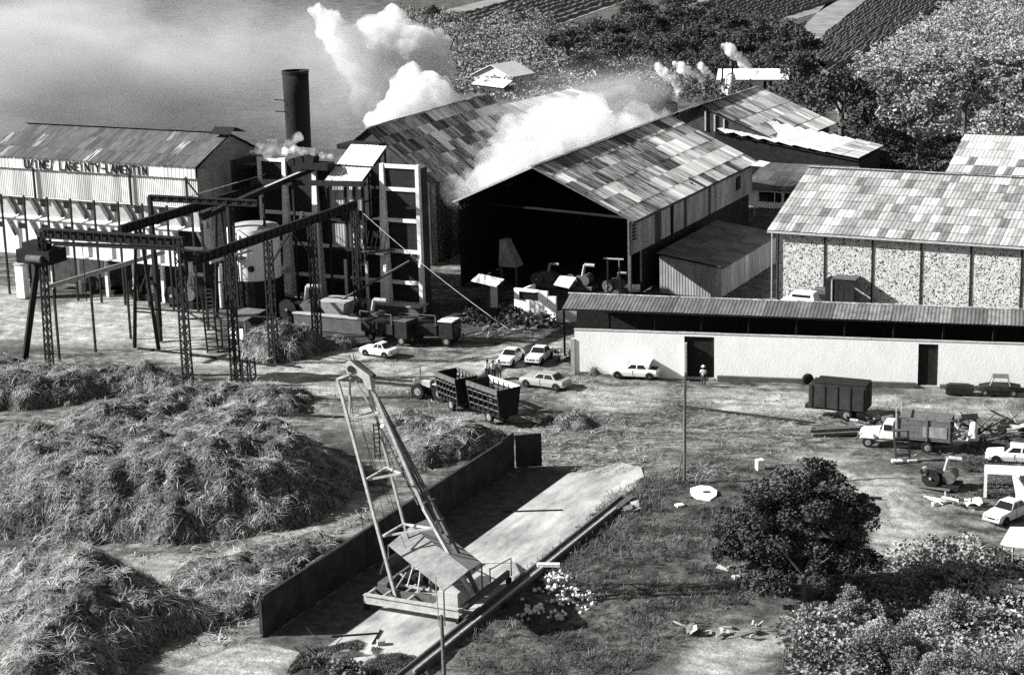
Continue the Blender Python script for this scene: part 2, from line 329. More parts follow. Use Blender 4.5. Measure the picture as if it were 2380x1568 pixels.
# ------------------------------------------------------------------ heaps of cane and bagasse
def heap(poly, hmax, run, label, n, seed, lumps=1.0, ex=.62, mt='mound', size=(.35, 1.15), name='cane_heap', wd=(.02, .045), cat='heap'):
    P = np.array([g(x, y, z)[:2] for x, y, z in poly]); x0, y0 = P.min(0) - .5; x1, y1 = P.max(0) + .5
    st = .3; gx, gy = np.meshgrid(np.arange(x0, x1, st), np.arange(y0, y1, st))
    sdv = polysd(gx, gy, P) + (fbm(gx / 2.2, gy / 2.2, 3, seed) - .5) * 2.0
    e = np.clip(sdv / run, 0, 1) ** ex; h = hmax * e * (1 + lumps * .75 * (fbm(gx / 4.5, gy / 4.5, 4, seed + 5) - .62)) + (fbm(gx / .8, gy / .8, 3, seed + 9) - .5) * .9 * np.clip(e * 1.5, 0, 1) * min(1, hmax) + (fbm(gx / .35, gy / .35, 2, seed + 19) - .5) * .35 * np.clip(e * 1.5, 0, 1)
    h = np.where(sdv > -.3, np.maximum(h, -.12), -.4)
    ny, nx = gx.shape; c0 = np.array([P[:, 0].mean(), P[:, 1].mean(), 0]); V = np.stack([gx, gy, h], -1).reshape(-1, 3) - c0
    i = np.arange((ny - 1) * (nx - 1)); q = i // (nx - 1) * nx + i % (nx - 1); keep = (sdv.reshape(-1)[q] > -.6)
    q = q[keep]; me = fastmesh(name, V, np.stack([q, q + 1, q + nx + 1, q + nx], 1), 4); me.polygons.foreach_set('use_smooth', [True] * len(me.polygons))
    root = T(name, label, cat, tuple(c0)); root.o['kind'] = 'stuff'
    o = addobj('mound', me, M[mt], root.o); o['kind'] = 'stuff'
    rs = np.random.RandomState(seed); k = rs.randint(0, nx * ny, n * 4); k = k[sdv.reshape(-1)[k] > -.5 + rs.rand(len(k)) ** 2 * .5][:n]
    cl = fbm(gx.reshape(-1)[k] / 1.2, gy.reshape(-1)[k] / 1.2, 3, seed + 33); k = k[cl > .43 + .16 * rs.rand(len(k))]
    Pk = np.stack([gx, gy, h], -1).reshape(-1, 3)[k] - c0 + rs.randn(len(k), 3) * [.12, .12, .02] + [0, 0, .02]
    gz, gx_ = np.gradient(h, st); gxk, gyk = gx_.reshape(-1)[k], gz.reshape(-1)[k]
    an = fbm(gx.reshape(-1)[k] / 1.0, gy.reshape(-1)[k] / 1.0, 2, seed + 50) * 14 + rs.randn(len(k)) * .7
    d = np.stack([np.cos(an), np.sin(an), np.zeros(len(k))], 1); d[:, 2] = (d[:, 0] * gxk + d[:, 1] * gyk) * .6 + rs.randn(len(k)) * .22 + .05
    s = addobj('straw', ribbons('straw', Pk, d, size, wd, M['stalk'], .5, seed), None, root.o); s['kind'] = 'stuff'
    return root
heap([(700, 1225, 0), (780, 1180, 0), (838, 1120, 0), (850, 1075, 1), (820, 1045, 2), (760, 1005, 2), (680, 965, 2), (560, 940, 2), (450, 935, 2), (330, 945, 2), (200, 960, 2), (80, 985, 2), (-60, 990, 2), (-80, 1250, 0), (150, 1262, 0), (290, 1255, 0), (400, 1262, 0), (600, 1240, 0)],
     4.3, 5.0, 'largest heap of cut cane straw, in the middle at the left edge', 90000, 3, .9, .8)
heap([(520, 1445, 0), (460, 1385, .5), (385, 1335, 1), (310, 1295, 1.5), (230, 1275, 1.5), (100, 1275, 1.5), (-60, 1265, 1.5), (-90, 1700, 0), (220, 1640, 0), (300, 1560, 0), (400, 1500, 0)],
     3.4, 5.0, 'cane straw heap in the bottom left corner below the largest heap', 62000, 5, .9, .8)
heap([(375, 1350, 0), (470, 1300, 0), (560, 1290, 0), (640, 1255, 0), (740, 1235, 0), (800, 1255, 0), (700, 1320, 0), (640, 1370, 0), (600, 1420, 0), (520, 1440, 0), (440, 1400, 0)],
     .55, 1.2, 'low scatter of cane straw between the heaps and the dark loading wall', 24000, 8)
heap([(-60, 835, 1), (0, 800, 2), (90, 820, 2.5), (180, 810, 2.5), (270, 830, 2), (350, 850, 1.5), (420, 880, 1), (480, 905, 0), (400, 925, 0), (260, 925, 0), (120, 945, 0), (-60, 960, 0)],
     2.3, 2.2, 'leafy cane heap at the foot of the gantry legs on the left', 40000, 12)
heap([(380, 925, 0), (440, 890, .6), (540, 885, .8), (640, 895, .6), (720, 925, 0), (690, 960, 0), (560, 960, 0), (430, 950, 0)],
     1.0, 1.6, 'cane straw heap around the foot of the nearest lattice post', 20000, 15)
heap([(880, 1010, 0), (900, 975, .5), (960, 950, 1), (1040, 965, 1), (1110, 965, 1.3), (1165, 985, 1), (1150, 1030, 0), (1080, 1055, 0), (990, 1090, 0), (930, 1090, 0)],
     1.5, 1.5, 'cane heap behind the far end of the dark loading wall', 16000, 18)
heap([(545, 828, 0), (560, 800, .5), (610, 760, 2), (655, 722, 3.5), (700, 712, 4), (745, 722, 3.5), (790, 765, 1.5), (820, 800, 0), (760, 812, 0), (690, 835, 0), (620, 842, 0)],
     3.9, 3.6, 'tall bagasse heap under the elevated shed by the lattice posts', 22000, 22, .4)
heap([(1240, 978, 0), (1290, 962, .5), (1340, 958, .5), (1390, 972, 0), (1380, 1000, 0), (1300, 1000, 0)], .8, 1.0, 'small trash heap of cane on open ground right of the cage trailer', 1500, 25)
heap([(1345, 850, 0), (1360, 835, .5), (1400, 845, .3), (1415, 862, 0), (1380, 872, 0)], .9, .8, 'dark spoil heap against the left end of the white wall', 500, 27)
heap([(1560, 1105, 0), (1600, 1085, 0), (1680, 1080, 0), (1700, 1100, 0), (1640, 1120, 0), (1580, 1125, 0)], .18, .8, 'pale trodden rubbish around the foot of the tall pole', 700, 29)

def scatter(name, zones, n, length, width, mt, label, seed, up=.06, z0=.04, cat='litter', bend=.3, hgt=0, clump=0):
    rs = np.random.RandomState(seed); out = []
    for P in zones:
        P = np.array(P); a0, b0 = P.min(0); a1, b1 = P.max(0); k = n * 3
        x = a0 + (a1 - a0) * rs.rand(k); y = b0 + (b1 - b0) * rs.rand(k); ok = polysd(x, y, P) > 0
        if clump: ok &= fbm(x / clump, y / clump, 3, seed) > .42 + .18 * rs.rand(k)
        out.append(np.stack([x[ok], y[ok]], 1)[:n])
    Q = np.concatenate(out); m_ = len(Q); c0 = np.array([Q[:, 0].mean(), Q[:, 1].mean(), 0])
    Pt = np.concatenate([Q, z0 + rs.rand(m_, 1) * .05 + hgt * rs.rand(m_, 1)], 1) - c0
    d = rs.randn(m_, 3) * [1, 1, .1] + [0, 0, up]
    o = addobj(name, ribbons(name, Pt, d, length, width, M[mt], bend, seed)); o.location = c0; o['kind'] = 'stuff'; o['label'] = label; o['category'] = cat; return o
yardz = [zone([(300, 860), (700, 850), (1300, 800), (1400, 900), (2380, 930), (2300, 1060), (1900, 1060), (1500, 1080), (1200, 1110), (700, 950)])]
scatter('cane_litter', yardz, 6500, (.2, .9), (.02, .05), 'stalk', 'scattered cane stalks trodden into the yard soil', 31, clump=6)
scatter('cane_litter', [zone([(1200, 1000), (1420, 960), (1560, 1080), (1380, 1105), (1210, 1080)])], 1500, (.2, .8), (.02, .05), 'stalk', 'loose cane stalks on the soil between the loading wall and the tall pole', 32)
scatter('cane_litter', [zone([(300, 1290), (700, 1230), (850, 1130), (860, 1200), (640, 1330), (560, 1460), (620, 1480), (470, 1500), (380, 1520)])], 2200, (.2, 1.0), (.03, .07), 'stalk', 'thin straw litter on the lane beside the dark loading wall', 33, clump=2)
scatter('grass', Zg, 52000, (.08, .2), (.02, .045), 'grassm', 'rough short grass on the bank right of the slab', 35, up=1.0, cat='grass', clump=2.5)
scatter('weeds', [Zg[0]], 12000, (.2, .55), (.02, .05), 'grassm', 'taller tufts of weed in the grass of the bank', 36, up=1.0, cat='grass', clump=3)

# ------------------------------------------------------------------ slab, pit wall
def smat(name, lo, hi):
    return mat(name, .3, .9, .3, .35, (1, .35, 1), -YA * -1, lo=lo, hi=hi, bump=.02, bscale=4)
slab_m = mat('stained_slab_concrete', .3, .9, .3, .45, (1.6, .45, 1), math.radians(26), lo=.17, hi=.52, contrast=1.2, bump=.02, bscale=4)
mb = MB(); pts = [(-57.2, 88.8), (-51.2, 88.4), (-51.2, 126.5), (-52.5, 129), (-54.5, 129.6), (-56, 126.3), (-57.0, 126.0)]
one('pit_shadow_floor', MB().prism([tuple(UV(u, v)[:2]) for u, v in [(-61.15, 90.2), (-57.21, 89.6), (-57.01, 126.0), (-61.15, 126.0)]], -.3, .012), mat('shadow_dark_mud', .07, .95, .5, 1.2, lo=.025, hi=.12, bump=.05, bscale=4), 'muddy strip with the wall shadow in its dark colour, between the loading wall and the pale slab', None, kind='structure')  # wall shadow put into the dark colour of this muddy floor strip
o = one('slab', mb.prism([tuple(UV(u, v)[:2]) for u, v in pts], -.3, .02), slab_m, 'long stained concrete slab beside the dark loading wall', None, kind='structure')
t = uvT('loading_wall', 'long black steel loading wall running beside the concrete slab', 'wall', -61.4, 91)
n = 17
for i in range(n):
    v0 = 90.9 + i * (125.6 - 90.9) / n; v1 = v0 + (125.6 - 90.9) / n - .03; dz = R.uniform(-.03, .03)
    t.part('plate', MB().box(-61.5, v0, -.1, -61.4 + R.uniform(-.01, .02), v1, 2.5 + dz + (.25 if i == n - 1 else 0)), M['rust'])
for i in range(0, n + 1, 2): v0 = 90.9 + i * (125.6 - 90.9) / n; t.part('stiffener', MB().box(-61.75, v0 - .1, -.1, -61.52, v0 + .1, 2.4), M['rust'])
t.part('top_rail', MB().box(-61.58, 90.9, 2.55, -61.36, 123.5, 2.62), M['rust'])
t.part('end_plate', MB().raw([(-61.35, 125.65, 0), (-59.6, 126.6, 0), (-59.6, 126.6, 2.6), (-61.35, 125.65, 2.5), (-61.4, 125.75, 0), (-59.65, 126.7, 0), (-59.65, 126.7, 2.6), (-61.4, 125.75, 2.5)], [(0, 1, 2, 3), (7, 6, 5, 4), (0, 4, 5, 1), (1, 5, 6, 2), (2, 6, 7, 3), (3, 7, 4, 0)]), M['rust'])
# crane rails along the slab edge
t = uvT('crane_track', 'pair of steel rails on a kerb along the right edge of the slab', 'rail track', -51, 88.5)
t.part('kerb', MB().box(-51.18, 88.3, -.2, -50.2, 122, .28), M['plinth'])
t.part('rail', MB().box(-51.05, 88.3, .28, -50.93, 121.5, .42), M['steel_mid']); t.part('rail', MB().box(-50.42, 89.2, .28, -50.3, 119, .42), M['steel_light'])
for (x0, y0, x1, y1, lb) in ((1100, 1320, 1150, 1345, 'bent dark pipe lying on the slab edge near the crane'), (770, 1478, 880, 1470, 'thin dark bar at the near end of the slab'), (1170, 1188, 1308, 1184, 'long dark bar lying across the slab'), (865, 1495, 885, 1462, 'short bent bar on the near end of the slab')):
    a, b2 = g(x0, y0, .08), g(x1, y1, .08); one('metal_bar', MB().tube(a, b2, .05, n=6), M['steel_dark'], lb, 'bar', origin=tuple(a))
a = g(885, 1497, .02); one('concrete_block', MB().box(-.22, -.2, 0, .25, .2, .28), M['concrete'], 'single small block lying on the near end of the slab', 'block', origin=tuple(a), yaw=.2, bevel=.02)

# ------------------------------------------------------------------ corrugated sheets
_cs = {}
def corr(wd, ln, rib=.3, dep=.025):
    key = (round(wd, 2), round(ln, 2), rib)
    if key in _cs: return _cs[key]
    n = max(2, int(round(wd / rib))); xs_ = []; zs = []
    for i in range(n):
        a = -wd / 2 + i * wd / n; st = wd / n; xs_ += [a, a + st * .3, a + st * .5, a + st * .8]; zs += [0, 0, dep, dep]
    xs_.append(wd / 2); zs.append(0); k = len(xs_); V = [(x, -ln / 2, z) for x, z in zip(xs_, zs)] + [(x, ln / 2, z) for x, z in zip(xs_, zs)]
    V += [(x, -ln / 2, z - .012) for x, z in zip(xs_, zs)] 
    Fc = [(i, i + 1, k + i + 1, k + i) for i in range(k - 1)] + [(2 * k + i, 2 * k + i + 1, i + 1, i) for i in range(k - 1)]
    me = bpy.data.meshes.new('sheet'); me.from_pydata(V, [], Fc); _cs[key] = me; return me
def place(root, name, me, c, ex, ey, mt, jit=0, scale=None, lift=0):
    ex = Vector(ex).normalized(); ey = Vector(ey); ey = (ey - ex * ey.dot(ex)).normalized(); ez = ex.cross(ey)
    Mx = Matrix((ex, ey, ez)).transposed().to_4x4(); Mx = Matrix.Translation(Vector(c) - root.off + ez * lift) @ Mx @ Euler((R.gauss(0, jit), R.gauss(0, jit), R.gauss(0, jit * .8))).to_matrix().to_4x4()
    o = bpy.data.objects.new(name, me); COL.objects.link(o); o.parent = root.o; o.matrix_local = Mx
    if len(me.materials) == 0: me.materials.append(mt)
    o.material_slots[0].link = 'OBJECT'; o.material_slots[0].material = mt
    return o
def roof(root, e0, e1, r1, r0, rows, cols, choose, name='roof_sheet', jit=.004, deck=True, over=1.12, rib=.3, deckmat='black', dz=.08, wg=1.0):
    """e0,e1 eave; r1,r0 ridge (abs. coords)"""
    e0, e1, r1, r0 = map(Vector, (e0, e1, r1, r0))
    if deck: root.part('roof_deck', MB().slab([e0 - Vector((0, 0, dz)), e1 - Vector((0, 0, dz)), r1 - Vector((0, 0, dz)), r0 - Vector((0, 0, dz))], .06), M[deckmat])
    W = ((e1 - e0).length + (r1 - r0).length) / 2 / cols; Hh = ((r0 - e0).length + (r1 - e1).length) / 2 / rows
    me = corr(W * wg, Hh * over, rib)
    for j in range(rows):
        for i in range(cols):
            s, tt = (i + .5) / cols, (j + .5) / rows
            c = (e0 * (1 - s) + e1 * s) * (1 - tt) + (r0 * (1 - s) + r1 * s) * tt
            ex = (e1 - e0) * (1 - tt) + (r1 - r0) * tt; ey = (r0 - e0) * (1 - s) + (r1 - e1) * s
            place(root, name, me, c, ex, ey, M[choose(i, j)], jit, lift=.012 + (.022 * (j % 2) if over > 1 else 0) + R.uniform(0, .012))
def wallp(root, p0, p1, z0, z1, cols, choose, name='wall_panel', rib=.3, jit=.002, out=.02, z1b=None, back=True):
    """vertical corrugated panels along p0->p1 (abs xy); outward normal is to the right of p0->p1"""
    a = Vector((p0[0], p0[1], 0)); b = Vector((p1[0], p1[1], 0)); d = (b - a); ln = d.length; d.normalize(); nrm = Vector((d.y, -d.x, 0))
    z1b = z1 if z1b is None else z1b
    if back:
        q = [a, b, b, a]; mbk = MB(); mbk.hexa([a - nrm * .12 + Vector((0, 0, z0)), b - nrm * .12 + Vector((0, 0, z0)), b - nrm * .04 + Vector((0, 0, z0)), a - nrm * .04 + Vector((0, 0, z0)), a - nrm * .12 + Vector((0, 0, z1)), b - nrm * .12 + Vector((0, 0, z1b)), b - nrm * .04 + Vector((0, 0, z1b)), a - nrm * .04 + Vector((0, 0, z1))])
        root.part('wall_lining', mbk, M['black'])
    W = ln / cols
    for i in range(cols):
        s = (i + .5) / cols; zt = z1 + (z1b - z1) * s; me = corr(W * .995, zt - z0, rib)
        c = a + d * ln * s + Vector((0, 0, (z0 + zt) / 2)) + nrm * out
        place(root, name, me, c, d, (0, 0, 1), M[choose(i)], jit)
def pick(rnd, *pairs):
    x = rnd.random(); acc = 0
    for nme, pr in pairs:
        acc += pr
        if x < acc: return nme
    return pairs[-1][0]

# ------------------------------------------------------------------ left factory building with the sign
t = uvT('factory_hall', 'long corrugated hall on the left with black lettering under its dark roof', 'factory building', -113, 160.1)
FH = t; v0 = 160.1; uL, uR = -141.5, -113.0; M['fascia'] = mat('pale_fascia_sheet', .66, .8, .1, 1.0, coord='obj', lo=.56, hi=.7)
vR = 166.1; zr_ = 17.4
roof(t, (uL, v0 - .3, 15.0), (uR + .2, v0 - .3, 15.0), (uR + .2, vR, zr_), (uL + 3.2, vR, zr_), 3, 30, lambda i, j: pick(R, ('s_grey', .93), ('s_mid', .07)))
roof(t, (uR + .2, v0 + 12.2, 14.75), (uL, v0 + 12.2, 14.75), (uL + 3.2, vR, zr_), (uR + .2, vR, zr_), 2, 14, lambda i, j: 's_grey')
t.part('roof_end', MB().slab([(uL, v0 + 12.2, 14.7), (uL, v0 - .35, 14.7), (uL + 3.2, vR, zr_ - .05), (uL + 3.2, vR + .01, zr_ - .05)], .05), M['s_grey'])
t.part('ridge_cowl', MB().slab([(uR - 1.6, vR - 1.2, zr_ + .12), (uR + .9, vR - 1.2, zr_ + .12), (uR + .9, vR, zr_ + .7), (uR - 1.6, vR, zr_ + .7)], .05).slab([(uR + .9, vR + 1.9, zr_), (uR - 1.6, vR + 1.9, zr_), (uR - 1.6, vR, zr_ + .7), (uR + .9, vR, zr_ + .7)], .05), M['steel_dark'])
wallp(t, (uL, v0 - .25), (uR, v0 - .25), 13.72, 14.9, 30, lambda i: 'fascia', name='fascia_panel', rib=.48)
wallp(t, (uL, v0), (uR, v0), 10.75, 13.8, 30, lambda i: 'w_light', rib=.24)
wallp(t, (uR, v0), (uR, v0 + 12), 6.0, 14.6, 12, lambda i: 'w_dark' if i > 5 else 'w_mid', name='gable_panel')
mbg = MB(); mbg.raw([(uR, v0, 14.6), (uR, v0 + 12, 14.6), (uR, vR, zr_ - .1), (uR - .1, v0, 14.6), (uR - .1, v0 + 12, 14.6), (uR - .1, vR, zr_ - .1)], [(0, 1, 2), (5, 4, 3), (0, 3, 4, 1), (1, 4, 5, 2), (2, 5, 3, 0)])
t.part('gable', mbg, M['w_mid'])
# tiers of the front below the cladding
t.part('ledge', MB().box(uL, v0 - .02, 10.6, uR, v0 + .34, 10.72), M['concrete_white'])
t.part('tier_wall', MB().box(uL, v0 + .35, 8.4, uR, v0 + .55, 10.6), M['concrete'])
t.part('lower_ledge', MB().slab([(uL, v0 - .15, 8.35), (uR, v0 - .15, 8.35), (uR, v0 + .4, 8.62), (uL, v0 + .4, 8.62)], .12), M['white'])
t.part('lower_wall', MB().box(uL, v0 + .1, 4.6, uR - 3, v0 + .3, 8.3), M['concrete_white'])
t.part('lower_ledge', MB().box(uL, v0 - .1, 4.45, uR - 3, v0 + .9, 4.6), M['white'])
for i in range(9):
    ux = -139.6 + i * 3.05
    if ux > -114: break
    wn = t.part('window', MB().box(ux, v0 + .29, 9.75, ux + .95, v0 + .36, 10.35), M['glass']); t.part('frame', MB().box(ux - .05, v0 + .28, 9.68, ux + 1.0, v0 + .34, 9.75), M['steel_dark'], wn)
    if i < 7:
        wn = t.part('window', MB().box(ux + .1, v0 + .05, 7.2, ux + 1.1, v0 + .12, 7.75), M['glass'])
for i in range(9):
    ux = -137.9 + i * 3.05
    t.part('post', MB().box(ux - .09, v0 - .75, 0, ux + .09, v0 - .55, 10.9), M['steel_dark'])
    t.part('brace', MB().bar((ux + .1, v0 + .1, 10.6), (ux + 1.35, v0 + .12, 8.7), .1, .42), M['steel_mid']); t.part('brace', MB().bar((ux + .1, v0 - .1, 8.2), (ux + 1.1, v0 - .1, 6.4), .1, .3), M['steel_mid'])  # slanting shadow bands behind the posts, built as grey bars
for ux in (-133.6, -121.2): t.part('downpipe', MB().box(ux - .09, v0 - .35, 10.6, ux + .09, v0 - .16, 13.9), M['steel_dark'])
t.part('back_wall', MB().box(uL, v0 + 6.0, 0, uR, v0 + 6.2, 8.3), M['w_dark'])
t.part('rear_wall', MB().box(uL, v0 + 12.0, 0, uR, v0 + 12.2, 14.6), M['w_mid'])
for i in range(7):
    ux = -134 + i * 3.6; t.part('column', MB().box(ux, v0 + 1.6, 0, ux + .35, v0 + 1.95, 4.6), M['concrete_white'])
# sign: each letter cut from bars
LET = {'U': [[(0, 1), (0, .2), (.2, 0), (.8, 0), (1, .2), (1, 1)]], 'S': [[(.08, 0), (.3, .06), (.7, .94), (.92, 1)]], 'I': [[(.5, 0), (.5, 1)]], 'N': [[(0, 0), (0, 1), (1, 0), (1, 1)]],
       'E': [[(1, 1), (0, .95), (0, .05), (1, 0)], [(0, .5), (.7, .5)]], 'L': [[(0, 1), (0, 0), (1, 0)]], 'A': [[(0, 0), (.5, 1), (1, 0)], [(.2, .35), (.8, .35)]], 'R': [[(0, 0), (0, 1), (.9, .9), (.9, .55), (0, .45)], [(.4, .45), (1, 0)]],
       'T': [[(0, 1), (1, 1)], [(.5, 1), (.5, 0)]], 'Y': [[(0, 1), (.5, .5), (1, 1)], [(.5, .5), (.5, 0)]], 'M': [[(0, 0), (.05, 1), (.5, .4), (.95, 1), (1, 0)]], '-': [[(0, .5), (1, .5)]]}
txt = 'USINES LAREINTY-LAMENTIN'; ua, ub = -134.6, -119.0; adv = (ub - ua) / (len(txt) - .3)
for i, chh in enumerate(txt):
    if chh == ' ': continue
    mbx = MB(); wdt = adv * (.72 if chh != 'I' else .5); hh = .82
    for st in LET[chh]:
        for (a, b2), (c_, d_) in zip(st[:-1], st[1:]):
            mbx.bar((ua + i * adv + a * wdt, v0 - .36, 13.82 + b2 * hh), (ua + i * adv + c_ * wdt, v0 - .36, 13.82 + d_ * hh), .06, .155, up=(1, .01, 0) if abs(c_ - a) < .3 * abs(d_ - b2) else (0, 0, 1)) if False else None
            p_ = Vector((ua + i * adv + a * wdt, v0 - .32, 13.84 + b2 * hh)); q_ = Vector((ua + i * adv + c_ * wdt, v0 - .32, 13.84 + d_ * hh)); dd = (q_ - p_).normalized(); nn_ = Vector((-dd.z, 0, dd.x)) * .06
            p_ = p_ - dd * .06; q_ = q_ + dd * .06; yy = Vector((0, R.uniform(.05, .06), 0))
            mbx.hexa([p_ - nn_, p_ + nn_, p_ + nn_ + yy * -1, p_ - nn_ - yy, q_ - nn_, q_ + nn_, q_ + nn_ - yy, q_ - nn_ - yy])
    t.part('letter', mbx, M['letter'])
# tall mast-like post at the left
one('post', MB().tube(UV(-137.9, 156.6, 0), UV(-137.9, 156.6, 11.2), .1, .08, 8), M['steel_mid'], 'thin post standing alone at the far left before the hall', 'post', origin=tuple(UV(-137.9, 156.6, 0)))
t = uvT('pillar', 'short thick white pillar before the open ground floor of the hall', 'pillar', -135.4, 158.6); t.part('shaft', MB().box(-135.9, 158.2, 0, -134.8, 159, 3.6), M['white'], bevel=.03); t.part('cap', MB().box(-136.0, 158.1, 3.6, -134.7, 159.1, 3.75), M['concrete'])

# ------------------------------------------------------------------ concrete frame tower
t = uvT('frame_tower', 'tall mill front of white concrete frame with black infill panels', 'industrial building', -100, 167.15)
vt = 167.15
for u_, wb, wt in ((-110.1, .42, .42), (-107.1, 1.1, .42), (-103.5, 1.2, .42), (-95.6, 1.05, .45), (-91.6, .42, .42)):
    t.part('column', MB().hexa([(u_ - wb * .35, vt - wb * .9, 0), (u_ + wb * .65, vt - wb * .9, 0), (u_ + wb * .65, vt + .2, 0), (u_ - wb * .35, vt + .2, 0), (u_ - wt / 2, vt - .22, 15.0), (u_ + wt / 2, vt - .22, 15.0), (u_ + wt / 2, vt + .2, 15.0), (u_ - wt / 2, vt + .2, 15.0)]), M['concrete_white'], bevel=.02)
cols_ = [-110.1, -107.1, -103.5, -95.6, -91.6]
for k_, z_ in enumerate((14.8, 12.5, 9.35, 6.2, 3.0)):
    for a, b2 in zip(cols_[:-1], cols_[1:]):
        if (k_ == 0 and a in (-107.1, -103.5)) or (k_ == 1 and a != -95.6) or (k_ == 2 and a == -103.5): continue
        t.part('beam', MB().box(a + .2, vt - .16, z_ - .22, b2 - .2, vt + .14, z_ + .16), M['concrete_white'])
for zi, (z0, z1) in enumerate(((0.6, 2.78), (3.16, 5.98), (6.36, 9.13), (9.51, 12.28), (12.66, 14.58))):
    for a, b2 in zip(cols_[:-1], cols_[1:]):
        t.part('infill_panel', MB().box(a + .15, vt + .02, z0 - .02, b2 - .15, vt + .1, z1 + .04), M['infill'] if R.random() < .85 else M['w_dark'])
t.part('plinth', MB().box(-112, vt - 1.7, 0, -91.2, vt - .7, .85), M['plinth'])
t.part('plinth_top', MB().box(-112, vt - 1.8, .85, -91.0, vt + .2, .98), M['concrete'])
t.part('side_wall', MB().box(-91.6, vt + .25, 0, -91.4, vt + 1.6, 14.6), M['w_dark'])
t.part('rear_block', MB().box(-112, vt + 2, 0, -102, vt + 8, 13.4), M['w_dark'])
t.part('flat_roof', MB().slab([(-112.3, vt + .3, 14.1), (-102, vt + .3, 14.1), (-102, vt + 9, 13.6), (-112.3, vt + 9, 13.6)], .12), M['s_grey'])
t.part('parapet', MB().box(-112, vt + 8.6, 13.6, -101.5, vt + 9.0, 14.6), M['steel_mid'])
t.part('roof_housing', MB().box(-106.5, vt + 9.5, 10, -102.2, vt + 12.5, 15.0), M['black'])
t.part('bracket', MB().bar((-105.1, vt - .3, 9.6), (-105.1, vt - .9, 8.5), .2), M['white'])
one('pipe_boss', MB().tube(UV(-107.8, 165.9, 3.4), UV(-107.0, 165.9, 3.75), .3, n=10), M['white'], 'short white pipe end beside the second tower column', 'pipe', origin=tuple(UV(-107.8, 165.9, 3.4)))

# elevated shed with pale mono-pitch roof, on stilts
t = uvT('elevated_shed', 'narrow shed with pale sloping roof raised on stilts before the tower', 'shed', -99, 166)
roof(t, (-101.1, 165.2, 13.4), (-96.9, 165.2, 13.4), (-96.9, 170.4, 16.05), (-101.1, 170.4, 16.05), 2, 5, lambda i, j: 's_light' if (i < 2 and j == 0) else 's_bright', rib=.4)
for z0, z1, cc in ((10.4, 13.2, 'w_mid'), (6.6, 8.9, 'w_mid')): wallp(t, (-100.8, 165.5), (-97.1, 165.5), z0, z1, 4, lambda i: cc if i != 2 else 'w_light')
t.part('side_wall', MB().raw([(-97, 165.5, 9.3), (-97, 170.2, 9.3), (-97, 170.2, 15.8), (-97, 165.5, 13.3), (-97.1, 165.5, 9.3), (-97.1, 170.2, 9.3), (-97.1, 170.2, 15.8), (-97.1, 165.5, 13.3)], [(0, 1, 2, 3), (7, 6, 5, 4), (0, 4, 5, 1), (1, 5, 6, 2), (2, 6, 7, 3), (3, 7, 4, 0)]), M['w_light'])
for v_ in (165.5, 166.65, 167.8, 169.0, 170.2): t.part('mullion', MB().box(-96.98, v_ - .06, 9.3, -96.86, v_ + .06, 13.3 + (v_ - 165.5) * .53), M['steel_dark'])
for z_ in (9.4, 11.2, 12.9): t.part('rail', MB().box(-96.96, 165.5, z_, -96.88, 170.2, z_ + .1), M['steel_dark'])
t.part('truss', MB().bar((-96.9, 165.5, 13.3), (-96.9, 170.2, 15.8), .12).bar((-96.9, 166.6, 13.1), (-96.9, 168, 14.6), .08).bar((-96.9, 168, 13.0), (-96.9, 169.2, 15.2), .08), M['steel_dark'])
for u_, v_ in ((-101, 165.4), (-97, 165.4), (-101, 170.2), (-97, 170.2), (-99, 165.4), (-98.0, 165.4)): t.part('stilt', MB().box(u_ - .11, v_ - .11, 0, u_ + .11, v_ + .11, 13.2 if v_ < 168 else 15.6), M['steel_dark'])
for zz in (3.0, 6.2, 9.2): t.part('cross_beam', MB().box(-101.1, 165.3, zz, -96.9, 165.5, zz + .25), M['steel_dark'])
t.part('gallery', MB().box(-97.2, 164.6, 6.2, -94.4, 168.8, 6.35), M['steel_mid']); 
for k_ in range(6):
    t.part('gallery_brace', MB().bar((-97 + k_ * .5, 164.7, 6.4), (-96.5 + k_ * .5, 164.7, 8.6), .07), M['steel_dark'])
t.part('pale_stilt', MB().box(-96.2, 163.9, 0, -95.95, 164.1, 5.6), M['steel_light']); t.part('pale_stilt', MB().box(-98.7, 164.0, 0, -98.45, 164.2, 5.6), M['steel_light'])
t.part('feed_hopper', MB().hexa([(-98.3, 159.5, 1.0), (-96.4, 159.5, 1.0), (-96.4, 161.5, 1.0), (-98.3, 161.5, 1.0), (-99.0, 159.0, 2.4), (-95.9, 159.0, 2.4), (-95.9, 162, 2.4), (-99.0, 162, 2.4)]), M['steel_light'])
t.part('conveyor_trough', MB().bar((-97.3, 160.3, 2.2), (-92.0, 165.5, 5.6), .25, .18), M['steel_mid'])

# ------------------------------------------------------------------ overhead gantries
def lattice(t, p, q, w, bays, mt='steel_dark', cw=.12):
    p = Vector(p); q = Vector(q); d = (q - p).normalized(); a = d.cross(Vector((0, 1, 0)) if abs(d.y) < .8 else Vector((1, 0, 0))).normalized() * w / 2; b = d.cross(a).normalized() * w / 2
    cs = [a + b, a - b, -a - b, -a + b]
    for c_ in cs: t.part('chord', MB().bar(p + c_, q + c_ * .85, cw), M[mt])
    mbx = MB()
    for i in range(bays):
        s0, s1 = i / bays, (i + 1) / bays
        for k_ in range(4):
            c0, c1 = cs[k_], cs[(k_ + 1) % 4]
            if i % 2: c0, c1 = c1, c0
            mbx.bar(p.lerp(q, s0) + c0 * (1 - .15 * s0), p.lerp(q, s1) + c1 * (1 - .15 * s1), cw * .55)
    o = t.part('lacing', mbx, M[mt], kind='stuff'); return o
